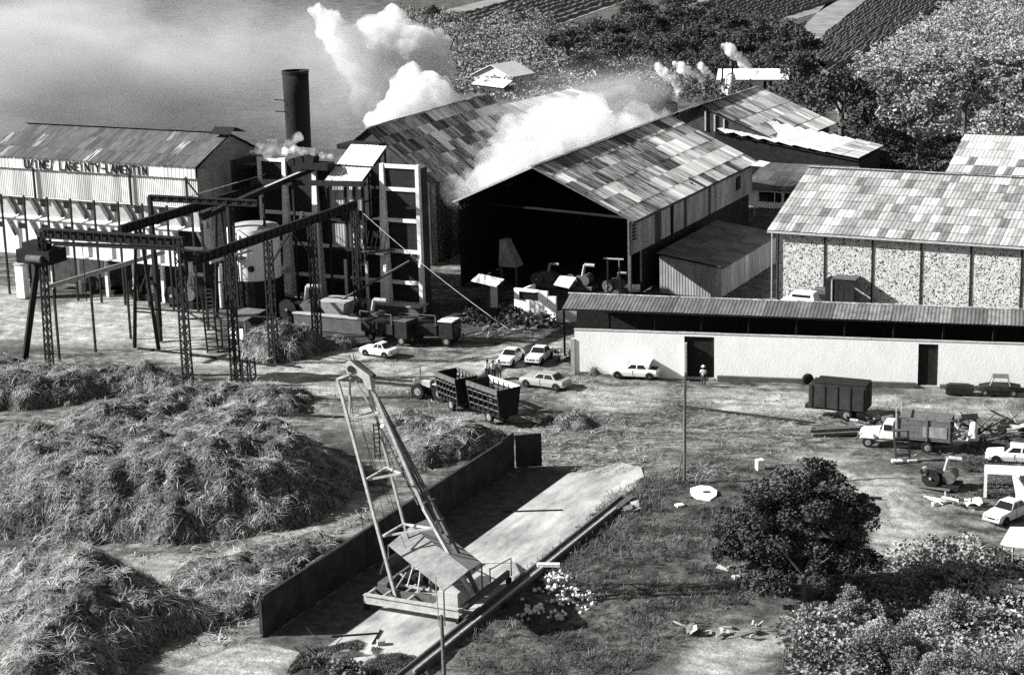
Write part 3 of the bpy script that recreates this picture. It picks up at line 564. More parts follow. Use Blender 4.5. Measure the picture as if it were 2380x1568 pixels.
def girder(t, p, q, h, wd, mt='steel_dark', name='girder', step=1.0):
    p = Vector(p); q = Vector(q); o = t.part(name, MB().bar(p + Vector((0, 0, h / 2)), q + Vector((0, 0, h / 2)), wd, .12).bar(p - Vector((0, 0, h / 2)), q - Vector((0, 0, h / 2)), wd, .12).bar(p, q, .05, h), M[mt])
    n_ = int((q - p).length / step); mbx = MB()
    sd_ = (q - p).normalized().cross(Vector((0, 0, 1))) * wd * .45
    for i in range(n_ + 1):
        c_ = p.lerp(q, i / n_); mbx.bar(c_ - sd_ - Vector((0, 0, h / 2 - .06)), c_ - sd_ + Vector((0, 0, h / 2 - .06)), .1).bar(c_ + sd_ - Vector((0, 0, h / 2 - .06)), c_ + sd_ + Vector((0, 0, h / 2 - .06)), .1)
    t.part('stiffeners', mbx, M[mt], kind='stuff'); return o
t = uvT('crane_runway', 'nearer overhead crane runway girder on lattice posts, running towards the tower', 'gantry', -95, 131.5)
girder(t, (-95.1, 133.5, 12), (-95, 160.5, 12), .75, .3)
for v_, b_n in ((131.4, 20), (138.6, 18), (144.9, 18), (152.5, 18), (160.5, 18)): lattice(t, (-95.1, v_, 0), (-95.1, v_, 11.5 if v_ > 132 else 14.2), .62, b_n)
t.part('foot_block', MB().box(-95.5, 131.0, -.1, -94.7, 131.8, .35), M['plinth'])
t.part('ladder_brace', MB().bar((-95.1, 144.9, 9), (-95.1, 148.5, 11.4), .14).bar((-95.1, 152.5, 8.5), (-95.1, 149, 11.4), .14), M['steel_dark'])
t = uvT('crane_runway', 'farther overhead crane runway girder rising past the white tank', 'gantry', -109.5, 142)
girder(t, (-109.6, 142.5, 12), (-109.4, 174, 12), .75, .35)
for v_, sp_ in ((145.2, 1.4), (158.5, 1.0)):
    for s_ in (-1, 1): t.part('leg', MB().tube((-109.6 + s_ * sp_, v_, 0), (-109.6 + s_ * .25, v_, 11.6), .2, .15, 8), M['steel_dark'])
    t.part('cross_bar', MB().bar((-110.7, v_, 3.6), (-108.5, v_, 3.6), .14).bar((-110.6, v_, 4.2), (-108.9, v_, 7.6), .12), M['steel_dark'])
t.part('tie_bar', MB().bar((-110.6, 145.2, 3.9), (-95.3, 145.1, 4.3), .14), M['steel_dark'])
t.part('handrail', MB().bar((-109.6, 150, 13.2), (-109.4, 176, 13.2), .07), M['steel_light'])
t = uvT('bridge_crane', 'long girder of the travelling crane spanning the splayed legs and the lattice post', 'crane', -103, 132)
girder(t, (-109.4, 131.3, 13.9), (-95.0, 131.9, 13.9), .75, .5, step=.8)
t.part('lower_girder', MB().bar((-109.6, 131.6, 13.0), (-94.0, 133.4, 13.1), .3, .18), M['steel_mid']); t.part('walkway', MB().bar((-109.6, 133.2, 12.5), (-94.0, 134.6, 12.7), .8, .1), M['steel_dark'])
t.part('leg', MB().bar((-116.3, 135.4, -.1), (-109.6, 131.5, 13.8), .5, .36), M['steel_dark'])
lattice(t, (-111.5, 133.3, -.1), (-109.4, 131.2, 13.6), .5, 18)
t.part('trolley', MB().box(-112.2, 131.0, 11.1, -108.6, 133.4, 12.3).box(-111.7, 131.3, 12.3, -109.9, 133.0, 12.9), M['black'])
t.part('winch_drum', MB().tube((-110.9, 130.9, 11.6), (-109.3, 130.9, 11.6), .35, n=12), M['steel_mid'])
mbx = MB(); p1 = UV(0, 0); t.part('hoist_rope', MB().tube((-105.6, 131.9, 13), (-105.6, 131.9, 9.6), .035, n=5), M['steel_dark'])
t.part('hook_block', MB().box(-105.85, 131.7, 9.0, -105.4, 132.1, 9.6).tube((-105.6, 131.9, 8.0), (-105.6, 131.9, 9.0), .05, n=5), M['black'])
t = uvT('steel_frame', 'high square steel portal with a projecting arm above the far runway', 'frame', -107, 148)
girder(t, (-110.2, 148.1, 14), (-98.6, 148.9, 14), .5, .35); t.part('post', MB().box(-110.3, 147.9, 0, -109.95, 148.3, 14.1), M['steel_dark']); t.part('post', MB().box(-101.9, 148.6, 0, -101.6, 149, 14.0), M['steel_dark'])
t.part('arm', MB().bar((-106, 148.3, 14.2), (-106, 148.3, 16.2), .16).bar((-106, 148.3, 15.9), (-104.6, 148.4, 14.3), .12), M['steel_dark'])
t.part('top_beam', MB().bar((-109.4, 164.2, 12.9), (-96.2, 164.6, 13.3), .4, .5), M['steel_dark'])
t = uvT('pipe_bridge', 'pale straight pipe on thin trestles crossing before the hall', 'pipe', -114, 140)
t.part('pipe', MB().tube((-113.9, 136.8, 7.5), (-112.9, 153.4, 7.5), .22, n=10), M['steel_light'])
t.part('pipe', MB().tube((-102.6, 146.5, 8.6), (-102.0, 152.6, 8.6), .14, n=8), M['steel_light'])
for v_ in (137.2, 142.5, 148, 153): t.part('trestle', MB().box(-113.6, v_ - .09, 0, -113.42, v_ + .09, 7.3), M['steel_dark'])
t = uvT('conveyor', 'inclined covered conveyor climbing to the top of the tower', 'conveyor', -104, 160)
t.part('trough', MB().bar((-108.6, 154, 11.1), (-103.4, 166.5, 14.2), .7, .5), M['steel_dark']); t.part('deck', MB().bar((-105.6, 161.0, 13.1), (-103.6, 165.6, 14.2), .4, .08), M['steel_light'])
t.part('motor_house', MB().box(-104.6, 165.2, 14.3, -100.8, 166.6, 15.0).tube((-104.2, 165.3, 15.1), (-104.2, 166.4, 15.1), .5, n=12).tube((-103.0, 165.3, 15.4), (-103.0, 166.4, 15.4), .6, n=12), M['black'])
t.part('head_pulley', MB().tube((-105.1, 165.2, 14.9), (-105.1, 166.6, 14.9), .4, n=14), M['black'])
for k_ in range(4): t.part('support', MB().box(-108.4 + k_ * 1.4, 153.5 + k_ * 3.4, 0, -108.2 + k_ * 1.4, 153.7 + k_ * 3.4, 10.6 + k_ * .8), M['steel_dark'])
t = uvT('lattice_mast', 'low lattice mast stump standing on rails before the runway', 'mast', -92.9, 137.4); lattice(t, (-92.9, 137.4, 0), (-92.9, 137.4, 2.6), .9, 5, cw=.12)
# ladders, stair
t = uvT('stair', 'steep open steel stair leaning beside the white tank', 'stair', -104, 150)
t.part('stringer', MB().bar((-103.2, 146.0, 0), (-106.2, 149.8, 5.2), .16, .3), M['steel_dark']); t.part('stringer', MB().bar((-102.4, 146.6, 0), (-105.4, 150.4, 5.2), .16, .3), M['steel_dark'])
for k_ in range(16): s_ = (k_ + .5) / 16; t.part('tread', MB().bar((-103.2 - 3 * s_, 146.0 + 3.8 * s_, 5.2 * s_), (-102.4 - 3 * s_, 146.6 + 3.8 * s_, 5.2 * s_), .28, .05), M['steel_mid'])
# tank
t = uvT('storage_tank', 'round white tank on a dark base behind the lattice posts', 'tank', -107.3, 161)
t.part('shell', MB().lathe([(2.6, 3.9), (2.62, 3.95), (2.62, 9.0), (2.55, 9.1)], 32, (-107.3, 161.0, 0)), M['white'], smooth=True)
t.part('lid', MB().lathe([(2.55, 9.1), (2.0, 9.25), (.1, 9.5), (0.01, 9.5)], 32, (-107.3, 161.0, 0)), M['concrete'])
t.part('base', MB().lathe([(2.8, 0), (2.8, 3.9), (0.01, 3.9)], 24, (-107.3, 161.0, 0)), M['black'])
t.part('manhole', MB().tube((-106.2, 158.7, 5.2), (-106.2, 158.4, 5.2), .32, n=12), M['steel_dark']); t.part('platform', MB().box(-108.4, 157.3, 6.4, -106.4, 158.3, 6.5).bar((-109.1, 157.6, 8.6), (-106.7, 157.6, 9.3), .08).bar((-106.7, 157.6, 9.3), (-105.6, 157.6, 8.7), .08), M['steel_dark'])
lattice(t, (-107.6, 157.8, 0), (-107.6, 157.8, 9.0), .6, 10, cw=.07)
t.part('ladder', MB().bar((-108.4, 157.9, 3.6), (-108.9, 157.9, 6.4), .1), M['steel_dark'])
# machines in the shade under the gantry
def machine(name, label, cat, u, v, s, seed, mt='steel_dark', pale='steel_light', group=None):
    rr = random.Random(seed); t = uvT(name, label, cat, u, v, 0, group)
    t.part('bed', MB().box(u - s, v - s * .6, 0, u + s, v + s * .6, s * .35), M[mt], bevel=.03)
    t.part('housing', MB().box(u - s * .6, v - s * .45, s * .35, u + s * .3, v + s * .45, s * (.9 + rr.random() * .4)), M[mt], bevel=.05)
    t.part('drum', MB().tube((u + s * .35, v - s * .5, s * .8), (u + s * .35, v + s * .5, s * .8), s * .4, n=14), M['steel_mid'])
    t.part('flywheel', MB().tube((u - s * .7, v - s * .7, s * .7), (u - s * .7, v - s * .6, s * .7), s * .55, n=16), M[mt])
    t.part('shaft', MB().tube((u - s * .7, v - s * .8, s * .7), (u - s * .7, v + s * .8, s * .7), s * .08, n=8), M[pale])
    t.part('pipe', MB().tube((u, v, s), (u + s * .2, v, s * 1.9), s * .12, n=8).tube((u + s * .2, v, s * 1.9), (u + s, v, s * 1.9), s * .12, n=8), M[pale])
    return t
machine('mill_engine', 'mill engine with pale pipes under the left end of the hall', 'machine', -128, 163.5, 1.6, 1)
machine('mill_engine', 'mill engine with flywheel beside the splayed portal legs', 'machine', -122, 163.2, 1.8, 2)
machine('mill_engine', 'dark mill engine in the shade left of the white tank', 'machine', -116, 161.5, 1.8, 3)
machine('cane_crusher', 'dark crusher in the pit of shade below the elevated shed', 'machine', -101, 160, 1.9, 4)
t = uvT('hut', 'small open hut with a flat grey roof below the white tank', 'hut', -101.5, 149)
t.part('roof', MB().slab([(-103.2, 148, 2.9), (-100.2, 148, 2.9), (-100.0, 151.5, 3.2), (-103.0, 151.5, 3.2)], .1), M['s_grey'])
t.part('wall', MB().box(-103.0, 151.2, 0, -100.1, 151.35, 2.9), M['w_dark']); t.part('pale_panel', MB().box(-102.1, 148.2, 1.0, -101.4, 148.3, 2.0).box(-101.2, 148.2, 1.0, -100.6, 148.3, 2.0), M['white'])
for u_ in (-103, -101.25, -100.3): t.part('post', MB().box(u_ - .07, 148.1, 0, u_ + .07, 148.25, 2.85), M['timber'])
t = uvT('retaining_wall', 'low grey retaining wall at the top of the bagasse heap', 'wall', -96, 157); t.part('wall', MB().box(-100.5, 157, 0, -92.5, 157.5, 1.5), M['plinth']); t.part('coping', MB().box(-100.6, 156.9, 1.5, -92.4, 157.6, 1.62), M['concrete'])
# rails across the yard
for k_, (x0, y0, x1, y1) in enumerate(((320, 808, 640, 850), (375, 815, 700, 853), (390, 870, 560, 900))):
    a, b2 = g(x0, y0, .06), g(x1, y1, .06)
    one('rail', MB().bar(a, b2, .12, .16), M['steel_dark'], ['upper thin rail lying across the pale dust below the legs', 'second rail just below the upper rail in the dust', 'shorter rail nearest the straw heap on the left'][k_], 'rail', origin=tuple(a))
for k_, (x0, y0, x1, y1, lb) in enumerate(((1575, 942, 1895, 982, 'long dark pipe lying in the yard right of the tall pole'), (420, 742, 560, 735, 'dark beam lying on the dust below the hall'), (425, 718, 505, 768, 'leaning dark beam beside the beam on the dust'), (640, 962, 800, 968, 'thin dark bar on the soil left of the leaning crane'), (1900, 1148, 2050, 1157, 'thin bar lying across the track right of the leafy tree'))):
    a, b2 = g(x0, y0, .12), g(x1, y1, .12); one('pipe', MB().tube(a, b2, .09, n=6), M['steel_dark'], lb, 'pipe', origin=tuple(a))

# ------------------------------------------------------------------ chimneys
def chimney(x, y, z, r0, r1, label):
    p = g(x, y, z); t = wT('chimney', label, 'chimney', p[0], p[1])
    prof = [(r1, 0)] + [(r1 + (r0 - r1) * k / 8, z * k / 8) for k in range(1, 9)] + [(r0 * .9, z), (r0 * .9, z - 1.0)]
    t.part('shaft', MB().lathe(prof, 28, (p[0], p[1], 0)), M['black'], smooth=True)
    t.part('rim', MB().lathe([(r0 + .06, z - .25), (r0 + .06, z + .05), (r0 * .88, z + .05)], 28, (p[0], p[1], 0)), M['steel_dark'])
    for k in (4.5, 3.2): t.part('ladder_bracket', MB().bar((p[0] - r0 * .8, p[1] - r0 * .7, z - k), (p[0] - r0 - .9, p[1] - r0 * .7, z - k + .1), .1), M['steel_dark'])
    return p
CH1 = chimney(686, 165, 21, 1.52, 1.25, 'tall thick black chimney rising behind the hall')
CH2 = chimney(958, 163, 17, .75, .7, 'thin dark chimney half lost in the white steam')

# ------------------------------------------------------------------ left mill shed and main shed
def mainpick(i, j, rows, cols, seed):
    c_ = vnoise(np.array(i / 6.0), np.array(j / 1.7 + 9), seed); e_ = vnoise(np.array(i / 2.2), np.array(j * 1.0), seed + 4)
    d_ = .55 * float(c_) + .45 * float(e_) + R.gauss(0, .10)
    d_ += (j / rows - .45) * .16
    if i > cols * .78: d_ -= .16
    if j == 0: d_ -= .22
    return 's_dark' if d_ > .52 else 's_mid' if d_ > .43 else 's_light' if d_ > .33 else 's_bright'
def runs(rows, cols, seed, pd):
    rr = random.Random(seed); out = {}
    for j in range(rows):
        i = 0
        while i < cols:
            L_ = rr.choice([1, 2, 2, 3, 4]); p = pd(i / cols, j / rows); x = rr.random()
            tn = ('s_dark' if rr.random() < .6 else 's_mid') if x < p else ('s_mid' if x < p + .14 else 's_light' if x < p + .14 + (1 - p - .14) * .45 else 's_bright')
            for q in range(L_): out[(i + q, j)] = tn if rr.random() < .88 else rr.choice(['s_mid', 's_light'])
            i += L_
    return lambda i, j: out[(i, j)]
rM = runs(6, 42, 5, lambda a, b: (.78 if (b > .3 and a < .62) else .5 if (b > .15 and a < .45) else .14) if a < .95 else .3)
rL = runs(6, 40, 8, lambda a, b: .62 if (b > .3 and a < .55) else .42 if a < .6 else .25)
t = uvT('mill_shed', 'patchy corrugated shed with steam over it, left of the widest shed', 'shed', -105, 188)
roof(t, (-100.9, 187.2, 9.3), (-100.9, 217.5, 9.3), (-108.8, 217.5, 15.1), (-108.8, 187.2, 15.1), 6, 40, rL, rib=.25, jit=.008)
roof(t, (-116.7, 217.5, 9.3), (-116.7, 187.2, 9.3), (-108.8, 187.2, 15.1), (-108.8, 217.5, 15.1), 2, 10, lambda i, j: 's_mid')
t.part('ridge_cap', MB().bar((-108.8, 187.0, 15.18), (-108.8, 217.6, 15.18), .5, .08), M['s_mid'])
wallp(t, (-101.2, 187.4), (-101.2, 217.3), 0, 9.1, 24, lambda i: 'w_dark' if i % 7 else 'w_mid')
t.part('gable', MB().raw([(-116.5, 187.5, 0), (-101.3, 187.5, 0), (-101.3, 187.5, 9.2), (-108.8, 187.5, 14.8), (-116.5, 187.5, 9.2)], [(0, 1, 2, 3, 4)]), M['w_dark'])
t = uvT('main_shed', 'widest patchwork-roofed shed with a black open gable facing the yard', 'shed', -84.4, 179)
roof(t, (-73.3, 178.6, 8.35), (-73.3, 217.5, 8.35), (-84.4, 217.5, 13.33), (-84.4, 178.6, 13.33), 6, 42, rM, rib=.25, jit=.007)
roof(t, (-93.6, 226, 9.2), (-93.6, 178.6, 9.2), (-84.4, 178.6, 13.33), (-84.4, 226, 13.33), 2, 16, lambda i, j: 's_light')
t.part('ridge_cap', MB().bar((-84.4, 178.4, 13.42), (-84.4, 226.2, 13.42), .5, .08), M['s_dark'])
t.part('barge_board', MB().bar((-93.6, 178.45, 9.22), (-84.4, 178.45, 13.36), .14, .22), M['steel_light']); t.part('barge_board', MB().bar((-84.4, 178.45, 13.36), (-73.2, 178.45, 8.34), .14, .18), M['steel_mid'])
t.part('gutter', MB().bar((-73.15, 178.6, 8.2), (-73.15, 217.5, 8.2), .22, .16), M['steel_dark'])
wallp(t, (-73.8, 179), (-73.8, 217), 4.7, 8.15, 40, lambda i: 'w_mid' if i not in (7, 8, 16, 24) else 'w_dark', rib=.24)
t.part('lower_wall', MB().box(-74.4, 183, 0, -74.2, 217, 4.6), M['infill'])
t.part('downpipe', MB().box(-73.75, 190.2, 3, -73.5, 190.5, 8.1), M['steel_dark'])
for k_ in range(5): t.part('louvre', MB().box(-73.72, 179.4, 6.2 + k_ * .35, -73.6, 180.2, 6.35 + k_ * .35), M['steel_dark'])
for k_ in range(3): t.part('louvre', MB().box(-73.72, 211 + k_ * .5, 5.9, -73.6, 211.3 + k_ * .5, 7.4), M['steel_dark'])
t.part('gable_truss', MB().bar((-93.4, 180.2, 9.0), (-74, 180.2, 8.3), .2, .2), M['black'])
t.part('back_wall', MB().box(-93.4, 198, 0, -74.2, 198.2, 9), M['black']); t.part('left_wall', MB().box(-93.6, 179.5, 0, -93.4, 217, 9.1), M['infill'])
for u_ in (-93.2, -74): t.part('post', MB().box(u_ - .15, 179.1, 0, u_ + .15, 179.4, 8.6), M['black'] if u_ != -74 else M['steel_mid'])
t.part('cap_end', MB().slab([(-73.0, 214, 8.4), (-71.7, 214.8, 8.2), (-71.7, 217.4, 8.3), (-73.0, 217.4, 8.5)], .06), M['s_bright'])
t = uvT('cane_hopper', 'tapered grey hopper dimly seen inside the black gable', 'hopper', -88.6, 181)
t.part('hopper', MB().hexa([(-89.4, 180.2, 2.2), (-87.3, 180.2, 2.2), (-87.3, 182, 2.2), (-89.4, 182, 2.2), (-89.4, 180.6, 5.0), (-88.7, 180.6, 5.0), (-88.7, 181.8, 5.0), (-89.4, 181.8, 5.0)]), M['w_mid']); t.part('stand', MB().box(-89.3, 180.4, 0, -89.1, 180.6, 2.2).box(-87.6, 180.4, 0, -87.4, 180.6, 2.2), M['steel_mid'])
for k_, (u_, s_, lb) in enumerate(((-84.5, 1.3, 'low machine inside the black gable beside the grey hopper'), (-80.5, 1.4, 'boxy machine in the middle of the open black gable'), (-76.6, 1.1, 'small machine by the right-hand post of the open gable'))):
    machine('workshop_machine', lb, 'machine', u_, 182, s_, 20 + k_, 'steel_mid')
t = uvT('telephone_pole', 'twin-post pole with crossbar at the right corner of the black gable', 'pole', -74.6, 176.5)
t.part('post', MB().tube((-75.3, 176.5, 0), (-75.3, 176.5, 4.9), .09, n=8), M['timber']); t.part('post', MB().tube((-74.0, 176.5, 0), (-74.0, 176.5, 4.9), .09, n=8), M['timber']); t.part('crossbar', MB().bar((-75.7, 176.45, 4.8), (-73.5, 176.45, 4.85), .12), M['steel_light'])

# low shed on the right of the main shed
t = uvT('low_shed', 'low plain grey shed between the widest shed and the stone warehouse', 'shed', -68.8, 184)
roof(t, (-65.2, 182.8, 3.25), (-65.2, 201.3, 3.25), (-72.4, 201.3, 4.25), (-72.4, 182.8, 4.25), 3, 14, lambda i, j: 's_grey', rib=.4)
wallp(t, (-65.6, 183.1), (-65.6, 201), 0, 3.15, 16, lambda i: 'w_mid'); wallp(t, (-72.2, 183.1), (-65.6, 183.1), 0, 4.1, 7, lambda i: 'w_mid', z1b=3.2)
t.part('left_wall', MB().box(-72.3, 183.2, 0, -72.15, 201, 4.1), M['w_mid'])
# ------------------------------------------------------------------ stone warehouse
t = uvT('stone_warehouse', 'rubble-stone warehouse with a long roof of square weathered sheets', 'warehouse', -60, 184)
vS = 184.0; u0, u1 = -59.9, -29.0
roof(t, (-60.7, vS - .8, 7.35), (u1, vS - .8, 7.35), (u1, 197, 11.5), (-60.7, 197, 11.5), 8, 36, lambda i, j: pick(R, ('s_tile', .55), ('s_tile_b', .3), ('s_tile_d', .15)) , rib=.4, jit=.003) if 's_tile' in M else None
M['s_tile'] = mat('lichened_sheet', .4, .85, .3, 1.3, (1, 1, 1), coord='obj', lo=.17, hi=.40, contrast=.9); M['s_tile_b'] = mat('pale_lichened_sheet', .5, .85, .3, 1.3, coord='obj', lo=.3, hi=.5); M['s_tile_d'] = mat('stained_sheet', .26, .85, .3, 1.3, coord='obj', lo=.09, hi=.24)
roof(t, (-60.7, vS - .8, 7.35), (u1, vS - .8, 7.35), (u1, 197, 11.5), (-60.7, 197, 11.5), 8, 37, lambda i, j: pick(R, ('s_tile', .68), ('s_tile_b', .2), ('s_tile_d', .12)), rib=.45, jit=.004, over=.955, wg=.985)
roof(t, (u1, 210.5, 7.35), (-60.7, 210.5, 7.35), (-60.7, 197, 11.5), (u1, 197, 11.5), 2, 10, lambda i, j: 's_tile')
t.part('ridge_cap', MB().bar((-60.8, 197, 11.6), (u1, 197, 11.6), .5, .1), M['s_light']); t.part('eave_board', MB().box(-60.7, vS - .84, 7.1, u1, vS - .78, 7.3), M['steel_light'])
t.part('wall', MB().box(u0, vS, -.1, u1, vS + .4, 7.25), M['mortar']); t.part('side_wall', MB().box(u0, vS + .4, -.1, u0 + .4, 210, 7.25), M['mortar'])
t.part('gable', MB().raw([(u0 + .02, vS, 7.25), (u0 + .02, 210, 7.25), (u0 + .02, 197, 11.35), (u0 + .38, vS, 7.25), (u0 + .38, 210, 7.25), (u0 + .38, 197, 11.35)], [(2, 1, 0), (3, 4, 5), (0, 1, 4, 3), (1, 2, 5, 4), (2, 0, 3, 5)]), M['mortar'])
for k_ in range(7): ux = u0 + .12 + k_ * 4.85; t.part('wall_post', MB().box(ux - .07, vS - .12, 0, ux + .07, vS - .02, 7.2), M['steel_dark'])
t.part('downpipe', MB().box(u0 - .45, vS - .5, 0, u0 - .35, vS - .4, 7.2), M['steel_light'])
def stone_mesh(seed, flat=.5):
    rr = random.Random(seed); bm = bmesh.new(); bmesh.ops.create_icosphere(bm, subdivisions=1, radius=1)
    for v_ in bm.verts: v_.co *= rr.uniform(.7, 1.15); v_.co.y *= flat
    me = bpy.data.meshes.new('stone'); bm.to_mesh(me); bm.free(); return me
stm = [stone_mesh(s) for s in range(5)]
for me in stm: me.materials.append(M['stone_d'])
bigs = []; 
for k_ in range(285):
    uu = R.uniform(u0 + .3, -35.5); zz = R.uniform(.3, 6.9); sz = R.uniform(.075, .125)
    o = bpy.data.objects.new('stone', R.choice(stm)); COL.objects.link(o); o.parent = t.o; o.location = (uu + 60, 0 - .0, zz); o.scale = (sz * R.uniform(1, 1.5), sz, sz); o.rotation_euler = (0, R.uniform(0, 3), 0)
    o.material_slots[0].link = 'OBJECT'; o.material_slots[0].material = M['stone_d'] if R.random() < .85 else M['stone_l']
mbx = MB(); mby = MB()
for k_ in range(5600):
    uu = R.uniform(u0 + .15, u1); zz = R.uniform(.1, 7.15); sz = R.uniform(.035, .085); tgt = mbx if R.random() < .3 else mby
    a0 = R.uniform(0, 1); n_ = 6; vs = [(uu + sz * R.uniform(.8, 1.3) * math.cos(a0 + i * 1.047), vS - R.uniform(.01, .02), zz + sz * R.uniform(.7, 1.1) * math.sin(a0 + i * 1.047)) for i in range(n_)] + [(uu, vS - .05, zz)]
    tgt.raw(vs, [((i + 1) % n_, i, n_) if False else (i, (i + 1) % n_, n_) for i in range(n_)])
t.part('small_stones', mbx, M['stone_d'], kind='stuff'); t.part('pale_small_stones', mby, M['stone_l'], kind='stuff')
# objects before the stone wall
t = uvT('stone_door', 'dark boarded door booth against the stone wall', 'door booth', -52.7, 182.6)
t.part('left_leaf', MB().box(-54.3, 182.2, 0, -53.7, 183.8, 3.0), M['black']); t.part('frame', MB().box(-53.68, 182.1, 0, -53.55, 182.3, 3.0), M['steel_light'])
for k_ in range(4): t.part('board', MB().box(-53.5 + k_ * .55, 182.2, 0, -52.98 + k_ * .55, 182.3, 3.1), M['steel_dark'])
t.part('roof', MB().box(-53.6, 182.1, 3.1, -51.2, 183.9, 3.2), M['steel_mid'])
# top right warehouse
t = uvT('far_warehouse', 'smaller warehouse with a bright streaked roof at the upper right edge', 'warehouse', -54, 241)
roof(t, (-56.5, 241.3, 4.0), (-36, 241.3, 4.0), (-36, 254.3, 7.0), (-57.2, 254.3, 7.0), 5, 20, lambda i, j: pick(R, ('s_tile_b', .62), ('s_bright', .22), ('s_tile_d', .16)), rib=.45, over=.96)
t.part('wall', MB().box(-56, 242.2, 0, -36, 242.5, 3.9), M['w_dark']); t.part('side_wall', MB().box(-56.2, 242.2, 0, -56, 266, 3.9), M['w_mid']); t.part('eave_board', MB().box(-56.5, 241.2, 3.75, -36, 241.28, 3.9), M['steel_light'])
roof(t, (-36, 267.3, 4.0), (-57.9, 267.3, 4.0), (-57.2, 254.3, 7.0), (-36, 254.3, 7.0), 2, 8, lambda i, j: 's_light')
# small white building behind
t = uvT('white_outhouse', 'low white outhouse with a wide dark window behind the stone warehouse', 'outhouse', -77, 232)
t.part('wall', MB().box(-81, 232, -.1, -68, 232.3, 2.3), M['white']); t.part('back', MB().box(-81, 232.3, 0, -68, 240, 2.25), M['concrete'])
wn = t.part('window', MB().box(-77.9, 231.9, .75, -75.0, 231.98, 1.95), M['glass']); t.part('mullion', MB().box(-75.9, 231.85, .75, -75.8, 231.9, 1.95), M['white'], wn)
wn = t.part('window', MB().box(-74.6, 231.9, .9, -73.4, 231.98, 1.95), M['glass'])
roof(t, (-80.2, 231.5, 2.4), (-67.5, 231.5, 2.4), (-67.5, 241, 4.1), (-80.2, 241, 4.1), 3, 10, lambda i, j: 's_grey')
t = uvT('pipe_railing', 'thin bent pipe railing before the white outhouse', 'railing', -77, 226); t.part('rail', MB().tube((-79.5, 226.6, 1.3), (-76.6, 226.4, 1.3), .05, n=6).tube((-76.6, 226.4, 1.3), (-76.4, 225.4, -.1), .05, n=6), M['steel_light'])
# rear sheds
t = uvT('rear_shed', 'far shed with a steep patchwork roof behind the widest shed', 'shed', -85, 250)
roof(t, (-78.3, 243.4, 6.3), (-77.6, 264, 6.3), (-88.9, 264, 11.0), (-90.2, 243.4, 11.0), 5, 18, lambda i, j: pick(R, ('s_light', .42), ('s_mid', .33), ('s_dark', .25)) if i < 11 else pick(R, ('s_light', .6), ('s_bright', .4)), rib=.3)
roof(t, (-100, 264, 6.5), (-100, 243, 6.5), (-90.2, 243, 11.0), (-88.9, 264, 11.0), 2, 6, lambda i, j: 's_mid')
t.part('gable', MB().raw([(-99.5, 243.7, 0), (-78.6, 243.7, 0), (-78.6, 243.7, 6.2), (-90.2, 243.7, 10.9), (-99.5, 243.7, 6.5)], [(0, 1, 2, 3, 4)]), M['w_dark']); t.part('side_wall', MB().box(-78.7, 243.7, 0, -78.5, 264, 6.2), M['w_dark'])
for k_ in range(3): t.part('gable_post', MB().box(-89.5 + k_ * 1.3, 243.45, 7.6, -89.3 + k_ * 1.3, 243.6, 10.3 - k_ * .5), M['steel_light'])
c1, c2, c3, c4 = (-87.8, 242.5), (-68.2, 242.6), (-68.3, 254.7), (-81.7, 249.6)
t = uvT('lean_to_roof', 'broad bright white lean-to roof stretching right of the rear shed', 'shed', c2[0], c2[1])
roof(t, (c2[0], c2[1], 5), (c3[0], c3[1], 5), (c4[0], c4[1], 8), (c1[0], c1[1], 8), 9, 6, lambda i, j: 's_bright' if j > 1 else 's_light', rib=.4, dz=.35)
t.part('front_wall', MB().hexa([(c1[0], c1[1] + .3, 0), (c2[0], c2[1] + .3, 0), (c2[0], c2[1] + .5, 0), (c1[0], c1[1] + .5, 0), (c1[0], c1[1] + .3, 7.6), (c2[0], c2[1] + .3, 4.6), (c2[0], c2[1] + .5, 4.6), (c1[0], c1[1] + .5, 7.6)]), M['infill'])
t.part('end_wall', MB().hexa([(c2[0] - .3, c2[1] + .4, 0), (c3[0] - .3, c3[1], 0), (c3[0] - .5, c3[1], 0), (c2[0] - .5, c2[1] + .4, 0), (c2[0] - .3, c2[1] + .4, 4.3), (c3[0] - .3, c3[1], 4.3), (c3[0] - .5, c3[1], 4.3), (c2[0] - .5, c2[1] + .4, 4.3)]), M['infill'])
def hazy(label, px, zE, zR, mt, rows, cols):
    a, b2, c_, d_ = [gu(x, y, z) for (x, y), z in zip(px, (zE, zE, zR, zR))]
    t = uvT('back_shed', label, 'shed', a[0], a[1]); roof(t, (a[0], a[1], zE), (b2[0], b2[1], zE), (c_[0], c_[1], zR), (d_[0], d_[1], zR), rows, cols, mt, rib=.4, dz=.6)
    t.part('wall', MB().hexa([(a[0], a[1], 0), (b2[0], b2[1], 0), (b2[0] - .3, b2[1] + .2, 0), (a[0] - .3, a[1] + .2, 0), (a[0], a[1], zE - .15), (b2[0], b2[1], zE - .15), (b2[0] - .3, b2[1] + .2, zE - .15), (a[0] - .3, a[1] + .2, zE - .15)]), M['w_mid']); return t
hazy('pale roof rising through the steam behind the widest shed', [(1330, 232), (1575, 232), (1465, 184), (1395, 196)], 8, 12, lambda i, j: 's_light', 4, 12)
hazy('low pale roof strip in the steam between the two patchy sheds', [(1200, 300), (1420, 262), (1340, 205), (1180, 250)], 8, 10, lambda i, j: pick(R, ('s_light', .7), ('s_mid', .3)), 4, 10)
